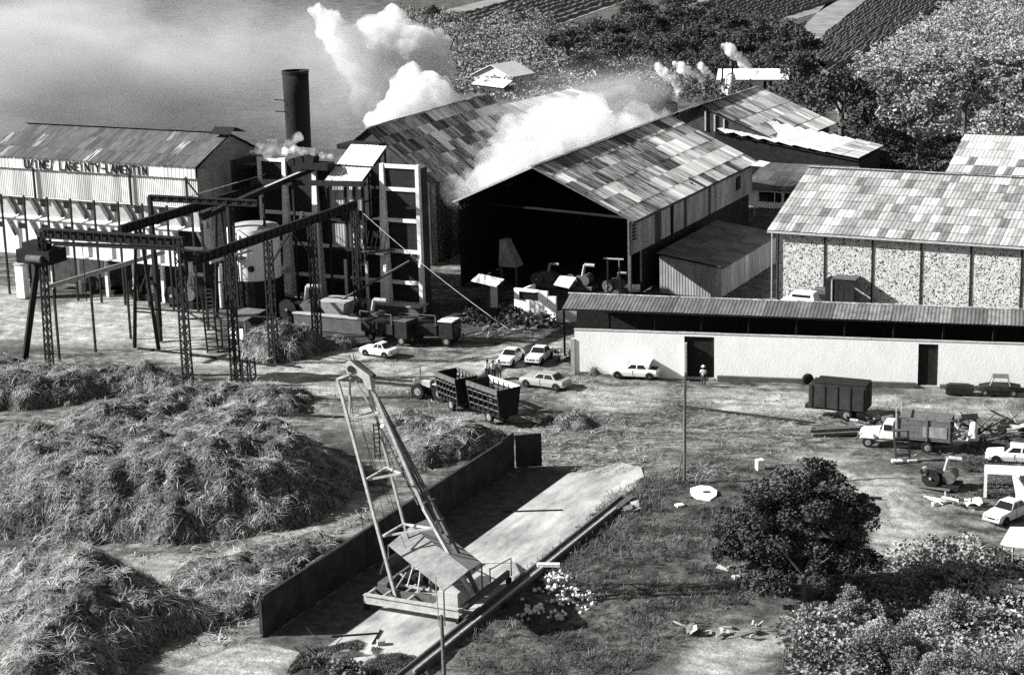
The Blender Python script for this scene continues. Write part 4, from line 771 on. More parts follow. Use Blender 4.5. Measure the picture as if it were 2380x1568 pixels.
# far white building
a, b2 = g(1672, 218), g(1828, 218)
def local_thing(name, label, cat, p0, p1, group=None):
    yaw = math.atan2(p1[1] - p0[1], p1[0] - p0[0]); return T(name, label, cat, (p0[0], p0[1], 0), yaw, group=group), math.hypot(p1[0] - p0[0], p1[1] - p0[1])
t, Lh = local_thing('white_house', 'long white house with pale roof by the small steam jets', 'house', a, b2)
t.part('wall', MB().box(0, 0, -.1, Lh - .3, 5, 2.7), M['white']); t.part('roof', MB().slab([(-.5, -.7, 2.65), (Lh + .4, -.7, 2.65), (Lh + .4, 3.0, 4.2), (-.5, 3.0, 4.2)], .1).slab([(Lh + .4, 6, 2.8), (-.5, 6, 2.8), (-.5, 3, 4.2), (Lh + .4, 3, 4.2)], .1), M['s_bright'])
for x_ in (8.0, 9.0): t.part('window', MB().box(x_, -.06, .9, x_ + .55, -.01, 2.3), M['glass'])
t = wT('still_column', 'white distilling column with a black bent pipe before the white house', 'column', g(1690, 222)[0], g(1690, 222)[1])
px_, py_ = g(1690, 222)[:2]; t.part('vessel', MB().lathe([(.9, 0), (.9, 3.6), (.5, 4.1), (.01, 4.2)], 16, (px_ + .6, py_, 0)), M['white'], smooth=True)
t.part('bent_pipe', MB().tube((px_ - .9, py_ - .5, 2), (px_ - .9, py_ - .5, 5.2), .16, n=8).tube((px_ - .9, py_ - .5, 5.2), (px_ + .9, py_ - .5, 5.2), .16, n=8).tube((px_ + .9, py_ - .5, 5.2), (px_ + .9, py_ - .5, 4.0), .16, n=8), M['black'])
# small house with gable in the scrub
a, b2 = g(1104, 206), g(1188, 212)
t, Lh = local_thing('gabled_house', 'small isolated house with pale roof in the scrub behind the steam', 'house', a, b2)
t.part('wall', MB().box(0, 0, 0, Lh, 6, 2.9), M['w_light'])
for x_ in (2.4, 4.9): t.part('door', MB().box(x_, -.08, 0, x_ + .9, -.01, 2.5), M['glass'])
t.part('gable', MB().raw([(0, 0, 2.9), (Lh, 0, 2.9), (Lh * .5, 0, 4.6)], [(0, 1, 2)]), M['w_light'])
t.part('roof', MB().slab([(Lh + .5, -.6, 2.7), (Lh + .5, 7, 2.7), (Lh * .5, 7, 4.8), (Lh * .5, -.6, 4.8)], .08).slab([(-.5, 7, 2.7), (-.5, -.6, 2.7), (Lh * .5, -.6, 4.8), (Lh * .5, 7, 4.8)], .08), M['s_bright'])
a, b2 = g(1125, 216), g(1200, 226); t, Lh = local_thing('porch_roof', 'patchy low roof just below the isolated small house', 'shed', a, b2)
t.part('roof', MB().slab([(0, -3, 2.0), (Lh, -3, 2.0), (Lh - 1, 0, 3.0), (-.5, 0, 3.0)], .08), M['s_light']); t.part('wall', MB().box(.2, -2.5, 0, Lh - .2, -.3, 2.0), M['w_dark'])

# ------------------------------------------------------------------ white wall and long narrow roof
a, b2 = g(1337, 868), g(2380, 907)
t, Lw = local_thing('white_wall', 'long whitewashed wall with two black doorways facing the yard', 'wall', a, b2); yawW = t.o.rotation_euler.z; Lw += 6
def along(px, py): p = g(px, py); return (p[0] - a[0]) * math.cos(yawW) + (p[1] - a[1]) * math.sin(yawW)
d1a, d1b, d2a, d2b = along(1591, 877), along(1660, 880), along(2132, 900), along(2178, 902)
for k_, (x0, x1) in enumerate(((0, d1a), (d1b, d2a), (d2b, Lw))): t.part('wall_section', MB().box(x0, 0, -.2, x1, .3, 4.0), M['white'])
for x0, x1 in ((d1a, d1b), (d2a, d2b)):
    t.part('lintel', MB().box(x0, 0, 3.75, x1, .3, 4.0), M['white']); t.part('door', MB().box(x0, .2, 0, x1, .28, 3.75), M['black']); t.part('threshold', MB().box(x0, -.05, -.1, x1, .2, .1), M['concrete'])
t.part('open_leaf', MB().box(d1a + .1, -.5, 0, d1a + .25, .1, 3.2), M['steel_light'])
x_ = -.4
while x_ < Lw: l_ = R.uniform(1.2, 2.4); t.part('coping', MB().box(max(x_, -.05), -.04, 4.0, x_ + l_ - .03, .34, 4.05 + R.uniform(0, .03)), M['concrete']); x_ += l_
t.part('plinth', MB().box(0, -.25, -.2, d1a - 8.5, -.01, .22), M['plinth']); t.part('plinth', MB().box(d1b + .3, -.35, -.2, d2a - .2, -.01, .35), M['plinth']); t.part('plinth', MB().box(d2b + .2, -.35, -.2, Lw, -.01, .3), M['plinth'])
t.part('end_pier', MB().box(-.35, -.1, -.2, 0, .4, 3.2), M['concrete'])
ea, eb, ra, rb = g(1311, 718, 4.9), g(2380, 757, 4.9), g(1321, 682, 5.5), g(2380, 720, 5.5)
t = T('long_shed', 'long narrow grey roof of the open shed behind the whitewashed wall', 'shed', (ea[0], ea[1], 0), 0, (ea[0], ea[1], 0))
ex_ = (eb - ea) * 1.15 + ea; rx_ = (rb - ra) * 1.15 + ra
roof(t, tuple(ea), tuple(ex_), tuple(rx_), tuple(ra), 1, 46, lambda i, j: 's_grey' if i < 24 else pick(R, ('s_tile_d', .6), ('s_grey', .4)), rib=.3, over=1.0)
back = (rx_ - ra); bn = np.array([-back[1], back[0], 0]) / np.linalg.norm(back[:2])
roof(t, tuple(rx_ + bn * 3.5 - [0, 0, 1.1]), tuple(ra + bn * 3.5 - [0, 0, 1.1]), tuple(ra), tuple(rx_), 1, 23, lambda i, j: 's_grey', over=1.0)
t.part('ridge_cap', MB().bar(tuple(ra + [0, 0, .06]), tuple(rx_ + [0, 0, .06]), .3, .06), M['s_light'])
for k_ in range(12):
    s_ = k_ / 11; p_ = ea * (1 - s_) + ex_ * s_; t.part('post', MB().bar((p_[0], p_[1] + .4, 0), (p_[0], p_[1] + .4, 4.75), .2), M['black'])
bw0, bw1 = ra + bn * 3.2, rx_ + bn * 3.2; t.part('back_wall', MB().bar((bw0[0], bw0[1], 2.1), (bw1[0], bw1[1], 2.1), .2, 4.2), M['black'])
o = T('scrap_heap', 'tangled scrap under the left end of the long narrow roof', 'scrap', tuple(g(1420, 752) * [1, 1, 0])); c0 = g(1420, 752)
for k_ in range(26):
    x_ = R.uniform(-3, 3); y_ = R.uniform(-.8, .8); l_ = R.uniform(.5, 1.8); th = R.uniform(0, 3.1)
    o.part('scrap_bar', MB().bar((x_, y_, R.uniform(0, .9)), (x_ + l_ * math.cos(th), y_ + .5 * l_ * math.sin(th), R.uniform(.1, 1.4)), .12), M[R.choice(['steel_mid', 'steel_light', 'steel_dark'])])
# ------------------------------------------------------------------ ruin and booth
a, b2 = g(1196, 738), g(1292, 748)
t, Lh = local_thing('ruined_building', 'small ruined white building with one dark window and a stepped top', 'ruin', a, b2)
t.part('wall', MB().box(0, 0, -.1, Lh * .82, .3, 1.9), M['white']); t.part('wall', MB().box(0, 0, 1.9, .55, .3, 3.0), M['white']); t.part('wall', MB().box(2.7, 0, 1.9, Lh * .8, .3, 2.95), M['white']); t.part('wall', MB().box(.55, 0, 2.75, 2.7, .3, 3.0), M['white'])
t.part('wall', MB().box(Lh * .82, 0, -.1, Lh, .3, 2.5), M['white']); t.part('window', MB().box(.55, .18, 1.9, 2.7, .24, 2.75), M['glass']); t.part('side_wall', MB().box(0, .3, 0, .3, 4, 2.6), M['white'])
t.part('ramp_wall', MB().hexa([(Lh, .1, 0), (Lh + 3.2, 1.4, 0), (Lh + 3.2, 1.7, 0), (Lh, .4, 0), (Lh, .1, 1.0), (Lh + 3.2, 1.4, 1.9), (Lh + 3.2, 1.7, 1.9), (Lh, .4, 1.0)]), M['concrete_white'])
t.part('roof_remnant', MB().slab([(2.9, 3.0, 3.0), (4.6, 3.0, 2.8), (4.4, 5, 3.4), (2.6, 5, 3.5)], .08), M['s_bright'])
p_ = g(1130, 738); t = wT('booth', 'little booth with a tilted grey roof beside the ruined building', 'booth', p_[0], p_[1])
x_, y_ = p_[0], p_[1]; t.part('roof', MB().slab([(x_ - 1.4, y_ + .6, 3.7), (x_ + 1.1, y_ - 1.0, 3.4), (x_ + 1.9, y_ + .8, 3.7), (x_ - .6, y_ + 2.3, 4.0)], .1), M['s_light']); t.part('cabin', MB().box(x_ - .4, y_ + .2, 0, x_ + 1.2, y_ + 1.4, 3.3), M['w_dark']); t.part('pale_door', MB().box(x_ + .5, y_ + .08, 1.0, x_ + 1.2, y_ + .18, 3.2), M['w_light'])

# ------------------------------------------------------------------ cables and poles
p0 = UV(-96.5, 164.6, 10.3); p1 = g(1237, 802, .1)
def cable(name, pts, r, mt, label):
    mbx = MB()
    for a_, b_2 in zip(pts[:-1], pts[1:]): mbx.tube(a_, b_2, r, n=5)
    return one(name, mbx, M[mt], label, 'cable', origin=tuple(pts[-1]))
def sag(a_, b_2, s, n=14): a_ = np.array(a_); b_2 = np.array(b_2); return [tuple(a_ + (b_2 - a_) * k / n - np.array([0, 0, s * 4 * (k / n) * (1 - k / n)])) for k in range(n + 1)]
cable('guy_cable', sag(p0, p1,   .5), .03, 'steel_light', 'pale guy cable running from the elevated shed down to the yard')
t = wT('utility_pole', 'tall lone pole in the yard before the doorway', 'pole', *g(1590, 1122)[:2]); q_ = g(1590, 1122)
t.part('shaft', MB().tube((q_[0], q_[1], -.1), (q_[0] + .12, q_[1], 8.4), .13, .09, 10), M['timber']); t.part('pale_strip', MB().box(q_[0] - .02, q_[1] - .16, 1.5, q_[0] + .05, q_[1] - .11, 8.2), M['steel_light']); t.part('stay', MB().tube((q_[0] - .5, q_[1], 0), (q_[0] - .1, q_[1], 2.4), .06, n=6), M['timber'])
q_ = g(1035, 1620); t = wT('fence_post', 'dark pole rising from the bottom edge before the crane', 'post', q_[0], q_[1]); t.part('shaft', MB().tube((q_[0], q_[1], -.2), (q_[0] - .05, q_[1], 4.9), .12, .1, 8), M['timber']); t.part('aerial', MB().tube((q_[0] - .2, q_[1], 4.2), (q_[0] - .3, q_[1], 7.2), .03, n=5), M['steel_light'])
q_ = g(1638, 1152); t = wT('manhole', 'white concrete well cover with a dark hole in the grass', 'manhole', q_[0], q_[1])
t.part('slab', MB().prism([(q_[0] + 1.0 * math.cos(i * .785 + .2) * R.uniform(.85, 1.15), q_[1] + 1.5 * math.sin(i * .785 + .2) * R.uniform(.85, 1.15)) for i in range(8)], -.1, .3), M['white']); t.part('hole', MB().prism([(q_[0] + .15 + .33 * math.cos(i * .785), q_[1] + .25 * math.sin(i * .785)) for i in range(8)], .3, .31), M['black'])
for k_, (x_, y_, lb) in enumerate(((1766, 1080, 'short white stump post at the top edge of the leafy tree'), (1580, 1168, 'pale stone just left of the well cover'))):
    q_ = g(x_, y_ + 12); one('concrete_post', MB().box(-.3, -.25, 0, .3, .25, .85 if k_ == 0 else .3), M['white'], lb, 'post' if k_ == 0 else 'stone', origin=(q_[0], q_[1], 0), yaw=.3, bevel=.04)

# ------------------------------------------------------------------ derrick crane on the slab
t = uvT('derrick', 'leaning three-legged derrick crane on a railed steel base at the slab', 'crane', -54.7, 97)
def onv(x, y, v):
    q = CR * (x - 1190) / F + CD * (y - 784) / F + _f; k = v / (q @ A); p = CAM + q * k; return (float(p @ B), v, float(p[2]))
Lt, Lb = onv(784, 880, 98.6), onv(922, 1395, 98.0)
Mt, Mb_ = onv(851, 878, 99.4), onv(972, 1345, 100.8)
Rt, Rm, Rb = onv(866, 905, 98.7), onv(985, 1180, 98.9), onv(1100, 1385, 98.2)
R2t, R2m, R2b = onv(880, 930, 99.6), onv(1008, 1175, 99.8), onv(1110, 1375, 99.2)
def L3(a_, b_2, s): return tuple(a_[i] + (b_2[i] - a_[i]) * s for i in range(3))
t.part('leg', MB().bar(Lt, Lb, .17, .17), M['steel_light']); t.part('leg', MB().bar(Mt, Mb_, .15, .15), M['steel_light'])
t.part('boom', MB().bar(Rt, Rm, .2, .2).bar(Rm, Rb, .24, .2), M['steel_light']); t.part('boom', MB().bar(R2t, R2m, .2, .2).bar(R2m, R2b, .24, .2), M['steel_mid'])
mid = L3(Rt, Rm, .3)
t.part('boom_rail', MB().bar(onv(868, 960, 99.1), onv(972, 1172, 99.3), .1).bar(onv(900, 985, 99.0), onv(1030, 1240, 99.2), .12), M['steel_mid'])
for (l_, m_, r_) in (((809, 975), (868, 955), (880, 961)), ((849, 1115), (899, 1086), (932, 1100)), ((890, 1245), (938, 1217), (1005, 1227))):
    a_, b_2, c_ = onv(*l_, 98.5), onv(*m_, 100.0), onv(*r_, 98.8)
    for p_, q_ in ((a_, b_2), (b_2, c_), (a_, c_)): t.part('brace', MB().bar(p_, q_, .12), M['steel_light'])
for (x0, y0, x1, y1) in ((918, 1062, 938, 1052), (958, 1130, 978, 1120), (985, 1168, 1012, 1158), (1012, 1215, 1032, 1203)): t.part('boom_tie', MB().bar(onv(x0, y0, 98.6), onv(x1, y1, 100), .1), M['steel_mid'])
hd = [(802, 845), (812, 836), (828, 850), (858, 872), (864, 905), (852, 905), (842, 880), (820, 867), (806, 870)]
f0 = [onv(x, y, 98.4) for x, y in hd]; f1 = [onv(x, y, 98.4) for x, y in hd]; f1 = [(p_[0], p_[1] + .5, p_[2]) for p_ in f1]; k_ = len(hd)
t.part('head_plate', MB().raw(f0 + f1, [tuple(range(k_)), tuple(range(2 * k_ - 1, k_ - 1, -1))] + [(i, k_ + i, k_ + (i + 1) % k_, (i + 1) % k_) for i in range(k_)]), M['steel_light'])
t.part('head_arm', MB().bar(onv(822, 842, 98.9), onv(868, 878, 98.9), .5, .3), M['steel_dark']); t.part('head_beam', MB().bar(Lt, onv(820, 867, 98.6), .14), M['steel_light']); t.part('head_spike', MB().bar(onv(822, 840, 98.7), onv(818, 822, 98.7), .1), M['steel_light'])
t.part('head_stay', MB().bar(onv(814, 878, 98.9), onv(812, 962, 99.0), .1).bar(onv(826, 885, 99.4), onv(868, 955, 99.6), .1), M['steel_light'])
t.part('sheave', MB().tube(onv(814, 858, 98.3), tuple(np.array(onv(814, 858, 98.3)) + [0, .1, 0]), .22, n=12), M['steel_dark'])
rp = MB()
for (x0, y0, x1, y1) in ((815, 905, 845, 1250), (835, 960, 900, 1230), (862, 1000, 925, 1215), (884, 1010, 925, 1105), (830, 970, 960, 1320)): rp.tube(onv(x0, y0, 99.2), onv(x1, y1, 99.6), .02, n=4)
t.part('ropes', rp, M['steel_dark'], kind='stuff')
t.part('ladder', MB().bar(onv(868, 985, 99.4), onv(872, 1065, 99.4), .06).bar(onv(880, 985, 99.4), onv(884, 1065, 99.4), .06), M['black'])
for k_ in range(8): t.part('rung', MB().bar(onv(868 + k_ * .5, 988 + k_ * 10, 99.4), onv(881 + k_ * .5, 987 + k_ * 10, 99.4), .06), M['black'])
t.part('lamp', MB().lathe([(.01, .25), (.2, .2), (.26, 0), (.2, -.1), (.01, -.12)], 10, onv(893, 990, 99.2)), M['white'], smooth=True)
# base frame
zb_ = .75
t.part('front_girder', MB().box(-58.0, 96.85, zb_ - .25, -51.4, 96.95, zb_ + .25).box(-58.0, 96.75, zb_ + .2, -51.4, 97.1, zb_ + .27).box(-58.0, 96.75, zb_ - .3, -51.4, 97.1, zb_ - .24), M['steel_light'])
t.part('rear_girder', MB().box(-58.0, 98.1, zb_ - .25, -51.4, 98.3, zb_ + .25), M['steel_mid'])
for u_ in (-58.0, -56.9, -55.2, -53.3, -52.2, -51.5): t.part('cross_member', MB().box(u_, 96.95, zb_ + .05, u_ + .14, 98.1, zb_ + .2), M['steel_light'])
t.part('side_frame', MB().box(-58.0, 98.3, zb_ - .1, -57.8, 103.5, zb_ + .1), M['steel_mid']); t.part('side_frame', MB().box(-51.6, 98.3, zb_ - .2, -51.4, 104, zb_ + .2), M['steel_mid'])
for v_ in (99.5, 101, 102.5): t.part('deck_beam', MB().box(-57.9, v_, zb_ - .05, -53.5, v_ + .15, zb_ + .1), M['steel_light'])
t.part('counterweight', MB().box(-53.0, 97.2, zb_ + .1, -51.6, 99.2, zb_ + 1.1), M['concrete'], bevel=.03); t.part('counterweight', MB().box(-57.9, 98.4, zb_ + .1, -57.2, 99.6, zb_ + .5), M['steel_mid'], bevel=.03)
t.part('winch', MB().tube((-56.2, 99.6, 1.5), (-54.6, 99.6, 1.5), .45, n=14), M['black']); t.part('winch_side', MB().tube((-54.55, 99.6, 1.5), (-54.45, 99.6, 1.5), .65, n=14), M['steel_mid']); t.part('engine', MB().box(-56.0, 100.4, .9, -54.3, 102, 2.0), M['black'], bevel=.05)
for k_ in range(7): t.part('lever', MB().bar((-56.6 + k_ * .5, 98.5 + (k_ % 3) * .5, 1.0), (-56.2 + k_ * .5 + R.uniform(-.4, .4), 98.9 + (k_ % 3) * .5, 1.9 + R.uniform(0, .5)), .08), M['steel_light'])
t.part('side_sheet', MB().slab([(-58.3, 99.5, 1.3), (-58.3, 105, 1.3), (-58.0, 105, 2.2), (-58.0, 99.5, 2.2)], .05), M['steel_mid'])
for u_, v_ in ((-57.9, 97), (-51.5, 97), (-57.9, 104), (-51.5, 104)):
    wh = t.part('wheel', MB().tube((u_ - .1, v_, .25), (u_ + .1, v_, .25), .25, n=14), M['steel_dark'])
rz_ = 3.1
E0, E1 = gu(902, 1266, rz_), gu(1031, 1373, rz_); E2, E3 = gu(1090, 1325, 3.9), gu(955, 1222, 3.9); E4, E5 = gu(1119, 1306, 3.2), gu(990, 1206, 3.2)
t.part('roof_panel', MB().slab([(E0[0], E0[1], rz_), ((E0[0] + E1[0]) / 2, (E0[1] + E1[1]) / 2, rz_), ((E2[0] + E3[0]) / 2, (E2[1] + E3[1]) / 2, 3.9), (E3[0], E3[1], 3.9)], .06), M['s_tile_d'])
t.part('roof_panel', MB().slab([((E0[0] + E1[0]) / 2 + .02, (E0[1] + E1[1]) / 2 - .02, rz_ + .03), (E1[0], E1[1], rz_ + .03), (E2[0], E2[1], 3.93), ((E2[0] + E3[0]) / 2 + .02, (E2[1] + E3[1]) / 2 - .02, 3.93)], .06), M['s_tile_d'])
t.part('roof_panel', MB().slab([(E3[0], E3[1], 3.9), (E2[0], E2[1], 3.9), (E4[0], E4[1], 3.2), (E5[0], E5[1], 3.2)], .06), M['s_tile'])
for e_ in (E0, E1, E4, E5): t.part('roof_post', MB().bar((e_[0], e_[1], .9), (e_[0], e_[1], 3.1), .07), M['steel_mid'])
t.part('railing', MB().bar((-51.3, 101, 1.0), (-51.3, 101, 2.2), .06).bar((-51.3, 104, .6), (-51.3, 104, 1.8), .06).bar((-51.3, 101, 2.1), (-51.3, 104, 1.8), .05), M['steel_mid'])
t.part('toolbox', MB().box(-52.4, 100.2, 1.0, -51.6, 101.8, 1.3), M['white'])

# ------------------------------------------------------------------ white rubble blocks
rub = [stone_mesh(100 + s, .9) for s in range(6)]
for me in rub: me.materials.append(M['rubble'])
P = np.array(zone([(1195, 1420), (1215, 1385), (1245, 1350), (1290, 1322), (1335, 1345), (1350, 1370), (1385, 1380), (1390, 1410), (1340, 1440), (1290, 1445), (1210, 1448)])); cnt = 0
lb_r = 'white broken block in the loose rubble beside the crane track'
for k_ in range(2000):
    x_ = R.uniform(P[:, 0].min(), P[:, 0].max()); y_ = R.uniform(P[:, 1].min(), P[:, 1].max())
    s_ = float(polysd(np.array(x_), np.array(y_), P))
    if s_ < .05 or cnt >= 190: continue
    if fbm(np.array(x_ / 1.1), np.array(y_ / 1.1), 2, 5) < .40: continue
    sz = R.uniform(.08, .2); o = addobj('rubble_block', R.choice(rub)); o.location = (x_, y_, sz * .5 + min(s_, 1.6) * .3 * R.random()); o.scale = (sz, sz * R.uniform(.7, 1.2), sz * R.uniform(.6, 1)); o.rotation_euler = (R.uniform(0, 3), R.uniform(0, 3), R.uniform(0, 3)); cnt += 1
    o['label'] = lb_r; o['category'] = 'rubble block'; o['group'] = 'white rubble blocks beside the crane track'
a_ = g(1275, 1318, .3); one('stone_lintel', MB().box(-.75, -.15, 0, .75, .15, .25), M['white'], 'long flat white stone lying on top of the rubble', 'stone', origin=(a_[0], a_[1], .35), yaw=-.1, bevel=.03)

# ------------------------------------------------------------------ cars
def loft(st, wins=False):
    """st: list of (x, zbottom, zbelt, w) -> lower body"""
    mbx = MB(); vs = []; 
    for x, zb_, zm, zt, w0, w1 in st: vs += [(x, -w0 * .92, zb_), (x, -w0, zm), (x, -w1, zt), (x, w1, zt), (x, w0, zm), (x, w0 * .92, zb_)]
    n_ = len(st); fs = []
    for i in range(n_ - 1):
        for k in range(6): a_ = i * 6 + k; b_2 = i * 6 + (k + 1) % 6; fs.append((a_, b_2, b_2 + 6, a_ + 6))
    fs += [tuple(range(5, -1, -1)), tuple((n_ - 1) * 6 + k for k in range(6))]
    return mbx.raw(vs, fs)
def wheel(t, x, y, r, wd=.17, name='wheel', rimr=.62):
    s_ = 1 if y > 0 else -1
    tr = t.part(name, MB().lathe([(r * .55, -wd / 2), (r * .93, -wd / 2), (r, -wd * .3), (r, wd * .3), (r * .93, wd / 2), (r * .55, wd / 2), (r * .55, -wd / 2)], 18, (x, y, r), 'y'), M['rubber'], smooth=False)
    t.part('rim', MB().tube((x, y - wd * .42, r), (x, y + wd * .42, r), r * rimr, n=14).tube((x, y + s_ * wd * .45, r), (x, y + s_ * wd * .5, r), r * .2, n=8), M['rim'], tr)
    return tr
def car(label, fpx, rpx, L=3.9, Wd=1.52, paint='paint_white', style='saloon', wb=None, group='cars parked in the yard', boot_open=False):
    pf, pr = g(*fpx), g(*rpx); h = (pf - pr)[:2]; yaw = math.atan2(h[1], h[0]); left = np.array([-math.sin(yaw), math.cos(yaw)])
    c_ = (pf + pr)[:2] / 2 - left * (Wd / 2 - .05); t = T('parked_car', label, 'car', (c_[0], c_[1], .0), yaw, group=group)
    W_ = Wd / 2; l2 = L / 2
    t.part('body', loft([(-l2, .42, .55, .72, W_ * .86, W_ * .82), (-l2 + .1, .3, .55, .84, W_ * .95, W_ * .88), (-l2 + .75, .22, .6, .9, W_, W_ * .92), (-.2, .2, .6, .9, W_, W_ * .94), (l2 - 1.1, .2, .6, .88, W_, W_ * .93), (l2 - .15, .28, .55, .80, W_ * .95, W_ * .88), (l2, .42, .52, .66, W_ * .88, W_ * .82)]), M[paint], smooth=False, bevel=.035)
    rb_, rf = (-l2 + .75, l2 - 1.35) if style != 'hatch' else (-l2 + .35, l2 - 1.3)
    rt, rtf = rb_ + .42, rf - .5; zR = 1.36
    cb = MB().hexa([(rb_, -W_ * .9, .88), (rf, -W_ * .9, .87), (rf, W_ * .9, .87), (rb_, W_ * .9, .88), (rt, -W_ * .72, zR - .03), (rtf, -W_ * .72, zR), (rtf, W_ * .72, zR), (rt, W_ * .72, zR - .03)])
    t.part('cabin', cb, M[paint], bevel=.05)
    def lerp(a_, b_2, s): return tuple(a_[i] + (b_2[i] - a_[i]) * s for i in range(3))
    for s_ in (1, -1):
        def P_(x, f_):   # point on cabin side at height fraction f_
            xa = rb_ + (rt - rb_) * f_; xb = rf + (rtf - rf) * f_; return (xa + (xb - xa) * x, s_ * (W_ * .9 + (W_ * .72 - W_ * .9) * f_ + .012), .885 + (zR - .9) * f_)
        for xa, xb in ((.10, .50), (.55, .92)):
            q_ = [P_(xa, .12), P_(xb, .12), P_(xb - (.02 if xb < .6 else .04), .84), P_(xa + .02, .84)]
            if s_ > 0: q_ = q_[::-1]
            t.part('side_window', MB().slab(q_, .02), M['glass'])
        wheel(t, l2 - .72, s_ * (W_ - .07), .29); wheel(t, -l2 + .72, s_ * (W_ - .07), .29)
        for xx in (l2 - .72, -l2 + .72): t.part('wheel_arch', MB().tube((xx, s_ * (W_ - .2), .34), (xx, s_ * (W_ + .006), .34), .35, n=14), M['black'])
        t.part('door_seam', MB().box(.06, s_ * (W_ + .0) - .008, .3, .085, s_ * (W_ + .0) + .008, .86), M['steel_dark']); t.part('sill', MB().box(-l2 + 1.1, s_ * W_ - .02, .2, l2 - 1.1, s_ * W_ + .012, .27), M['steel_dark'])
        t.part('headlight', MB().tube((l2 - .06, s_ * W_ * .62, .6), (l2 + .02, s_ * W_ * .62, .6), .1, n=10), M['rim']); t.part('tail_light', MB().box(-l2 - .015, s_ * W_ * .72 - .08, .55, -l2 + .03, s_ * W_ * .72 + .08, .68), M['steel_mid'])
    ws = [(rf + .02, -W_ * .8, .93), (rf + .02, W_ * .8, .93), (rtf + .05, W_ * .66, zR - .05), (rtf + .05, -W_ * .66, zR - .05)]; t.part('windscreen', MB().slab(ws, .02), M['glass'])
    if not boot_open: t.part('rear_window', MB().slab([(rb_ - .02, W_ * .8, .95), (rb_ - .02, -W_ * .8, .95), (rt - .06, -W_ * .64, zR - .08), (rt - .06, W_ * .64, zR - .08)], .02), M['glass'])
    else:
        lid = t.part('boot_lid', MB().slab([(rb_ + .1, W_ * .8, 1.02), (rb_ + .1, -W_ * .8, 1.02), (rb_ - .15, -W_ * .6, 1.62), (rb_ - .15, W_ * .6, 1.62)], .05), M[paint], label='raised boot lid'); t.part('boot_well', MB().box(-l2 + .15, -W_ * .7, .8, rb_, W_ * .7, .93), M['black'])
    t.part('bumper', MB().box(l2 - .02, -W_ * .9, .34, l2 + .08, W_ * .9, .44), M['steel_light'], bevel=.02); t.part('bumper', MB().box(-l2 - .08, -W_ * .9, .36, -l2 + .02, W_ * .9, .46), M['steel_light'], bevel=.02)
    t.part('grille', MB().box(l2 - .01, -W_ * .4, .5, l2 + .012, W_ * .4, .64), M['black']); return t
car('white small car parked alone beside the dark machinery', (847, 827), (896, 834), 3.6, 1.45)
car('white small car standing next to the three people', (1190, 855), (1218, 834), 3.9, 1.5)
car('white small car parked nearest the scrap at the wall end', (1257, 850), (1285, 829), 3.9, 1.55)
car('light grey saloon car behind the cage trailer', (1224, 899), (1290, 908), 4.4, 1.65, 'paint_grey')
car('white saloon car with its boot lid raised against the white wall', (1432, 879), (1512, 883), 4.3, 1.6, boot_open=True)
car('white small car half cut by the right edge below the scrap', (2325, 1228), (2400, 1195), 4.0, 1.55)
# light car/van with windows at the right edge
car('pale estate car at the right edge above the white table', (2318, 1078), (2400, 1082), 4.2, 1.65, 'paint_white', 'hatch')
# ------------------------------------------------------------------ tractor and cage trailers
def at(label, name, cat, px, yaw_to, group=None):
    p0 = g(*px); p1 = g(*yaw_to); return T(name, label, cat, (p0[0], p0[1], 0), math.atan2(p1[1] - p0[1], p1[0] - p0[0]), group=group)
t = at('big-wheeled tractor coupled to the cane cage trailers', 'tractor', 'tractor', (1010, 925), (960, 918))
for x_, r_ in ((1.15, .68), (-1.1, .78)):
    for y_ in (-.75, .75): wheel(t, x_, y_, r_, .42, rimr=.5)
t.part('chassis', MB().box(-1.4, -.3, .55, 1.9, .3, .95), M['steel_dark']); t.part('bonnet', MB().box(.1, -.38, .95, 2.0, .38, 1.6), M['steel_light'], bevel=.08); t.part('grille', MB().box(2.0, -.3, .95, 2.03, .3, 1.5), M['black'])
t.part('exhaust', MB().tube((1.2, .25, 1.6), (1.2, .25, 2.7), .06, n=8), M['steel_light']); t.part('mudguard', MB().box(-1.7, .45, 1.45, -.4, .98, 1.55), M['steel_light'], bevel=.03); t.part('mudguard', MB().box(-1.7, -.98, 1.45, -.4, -.45, 1.55), M['steel_light'], bevel=.03)
t.part('seat', MB().box(-1.2, -.25, 1.2, -.8, .25, 1.3).box(-1.25, -.25, 1.3, -1.15, .25, 1.75), M['black']); t.part('steering_wheel', MB().tube((-.3, 0, 1.8), (-.27, 0, 1.83), .22, n=12), M['black']); t.part('post', MB().tube((-1.6, .5, 1.5), (-1.6, .5, 2.6), .05, n=6), M['steel_light'])
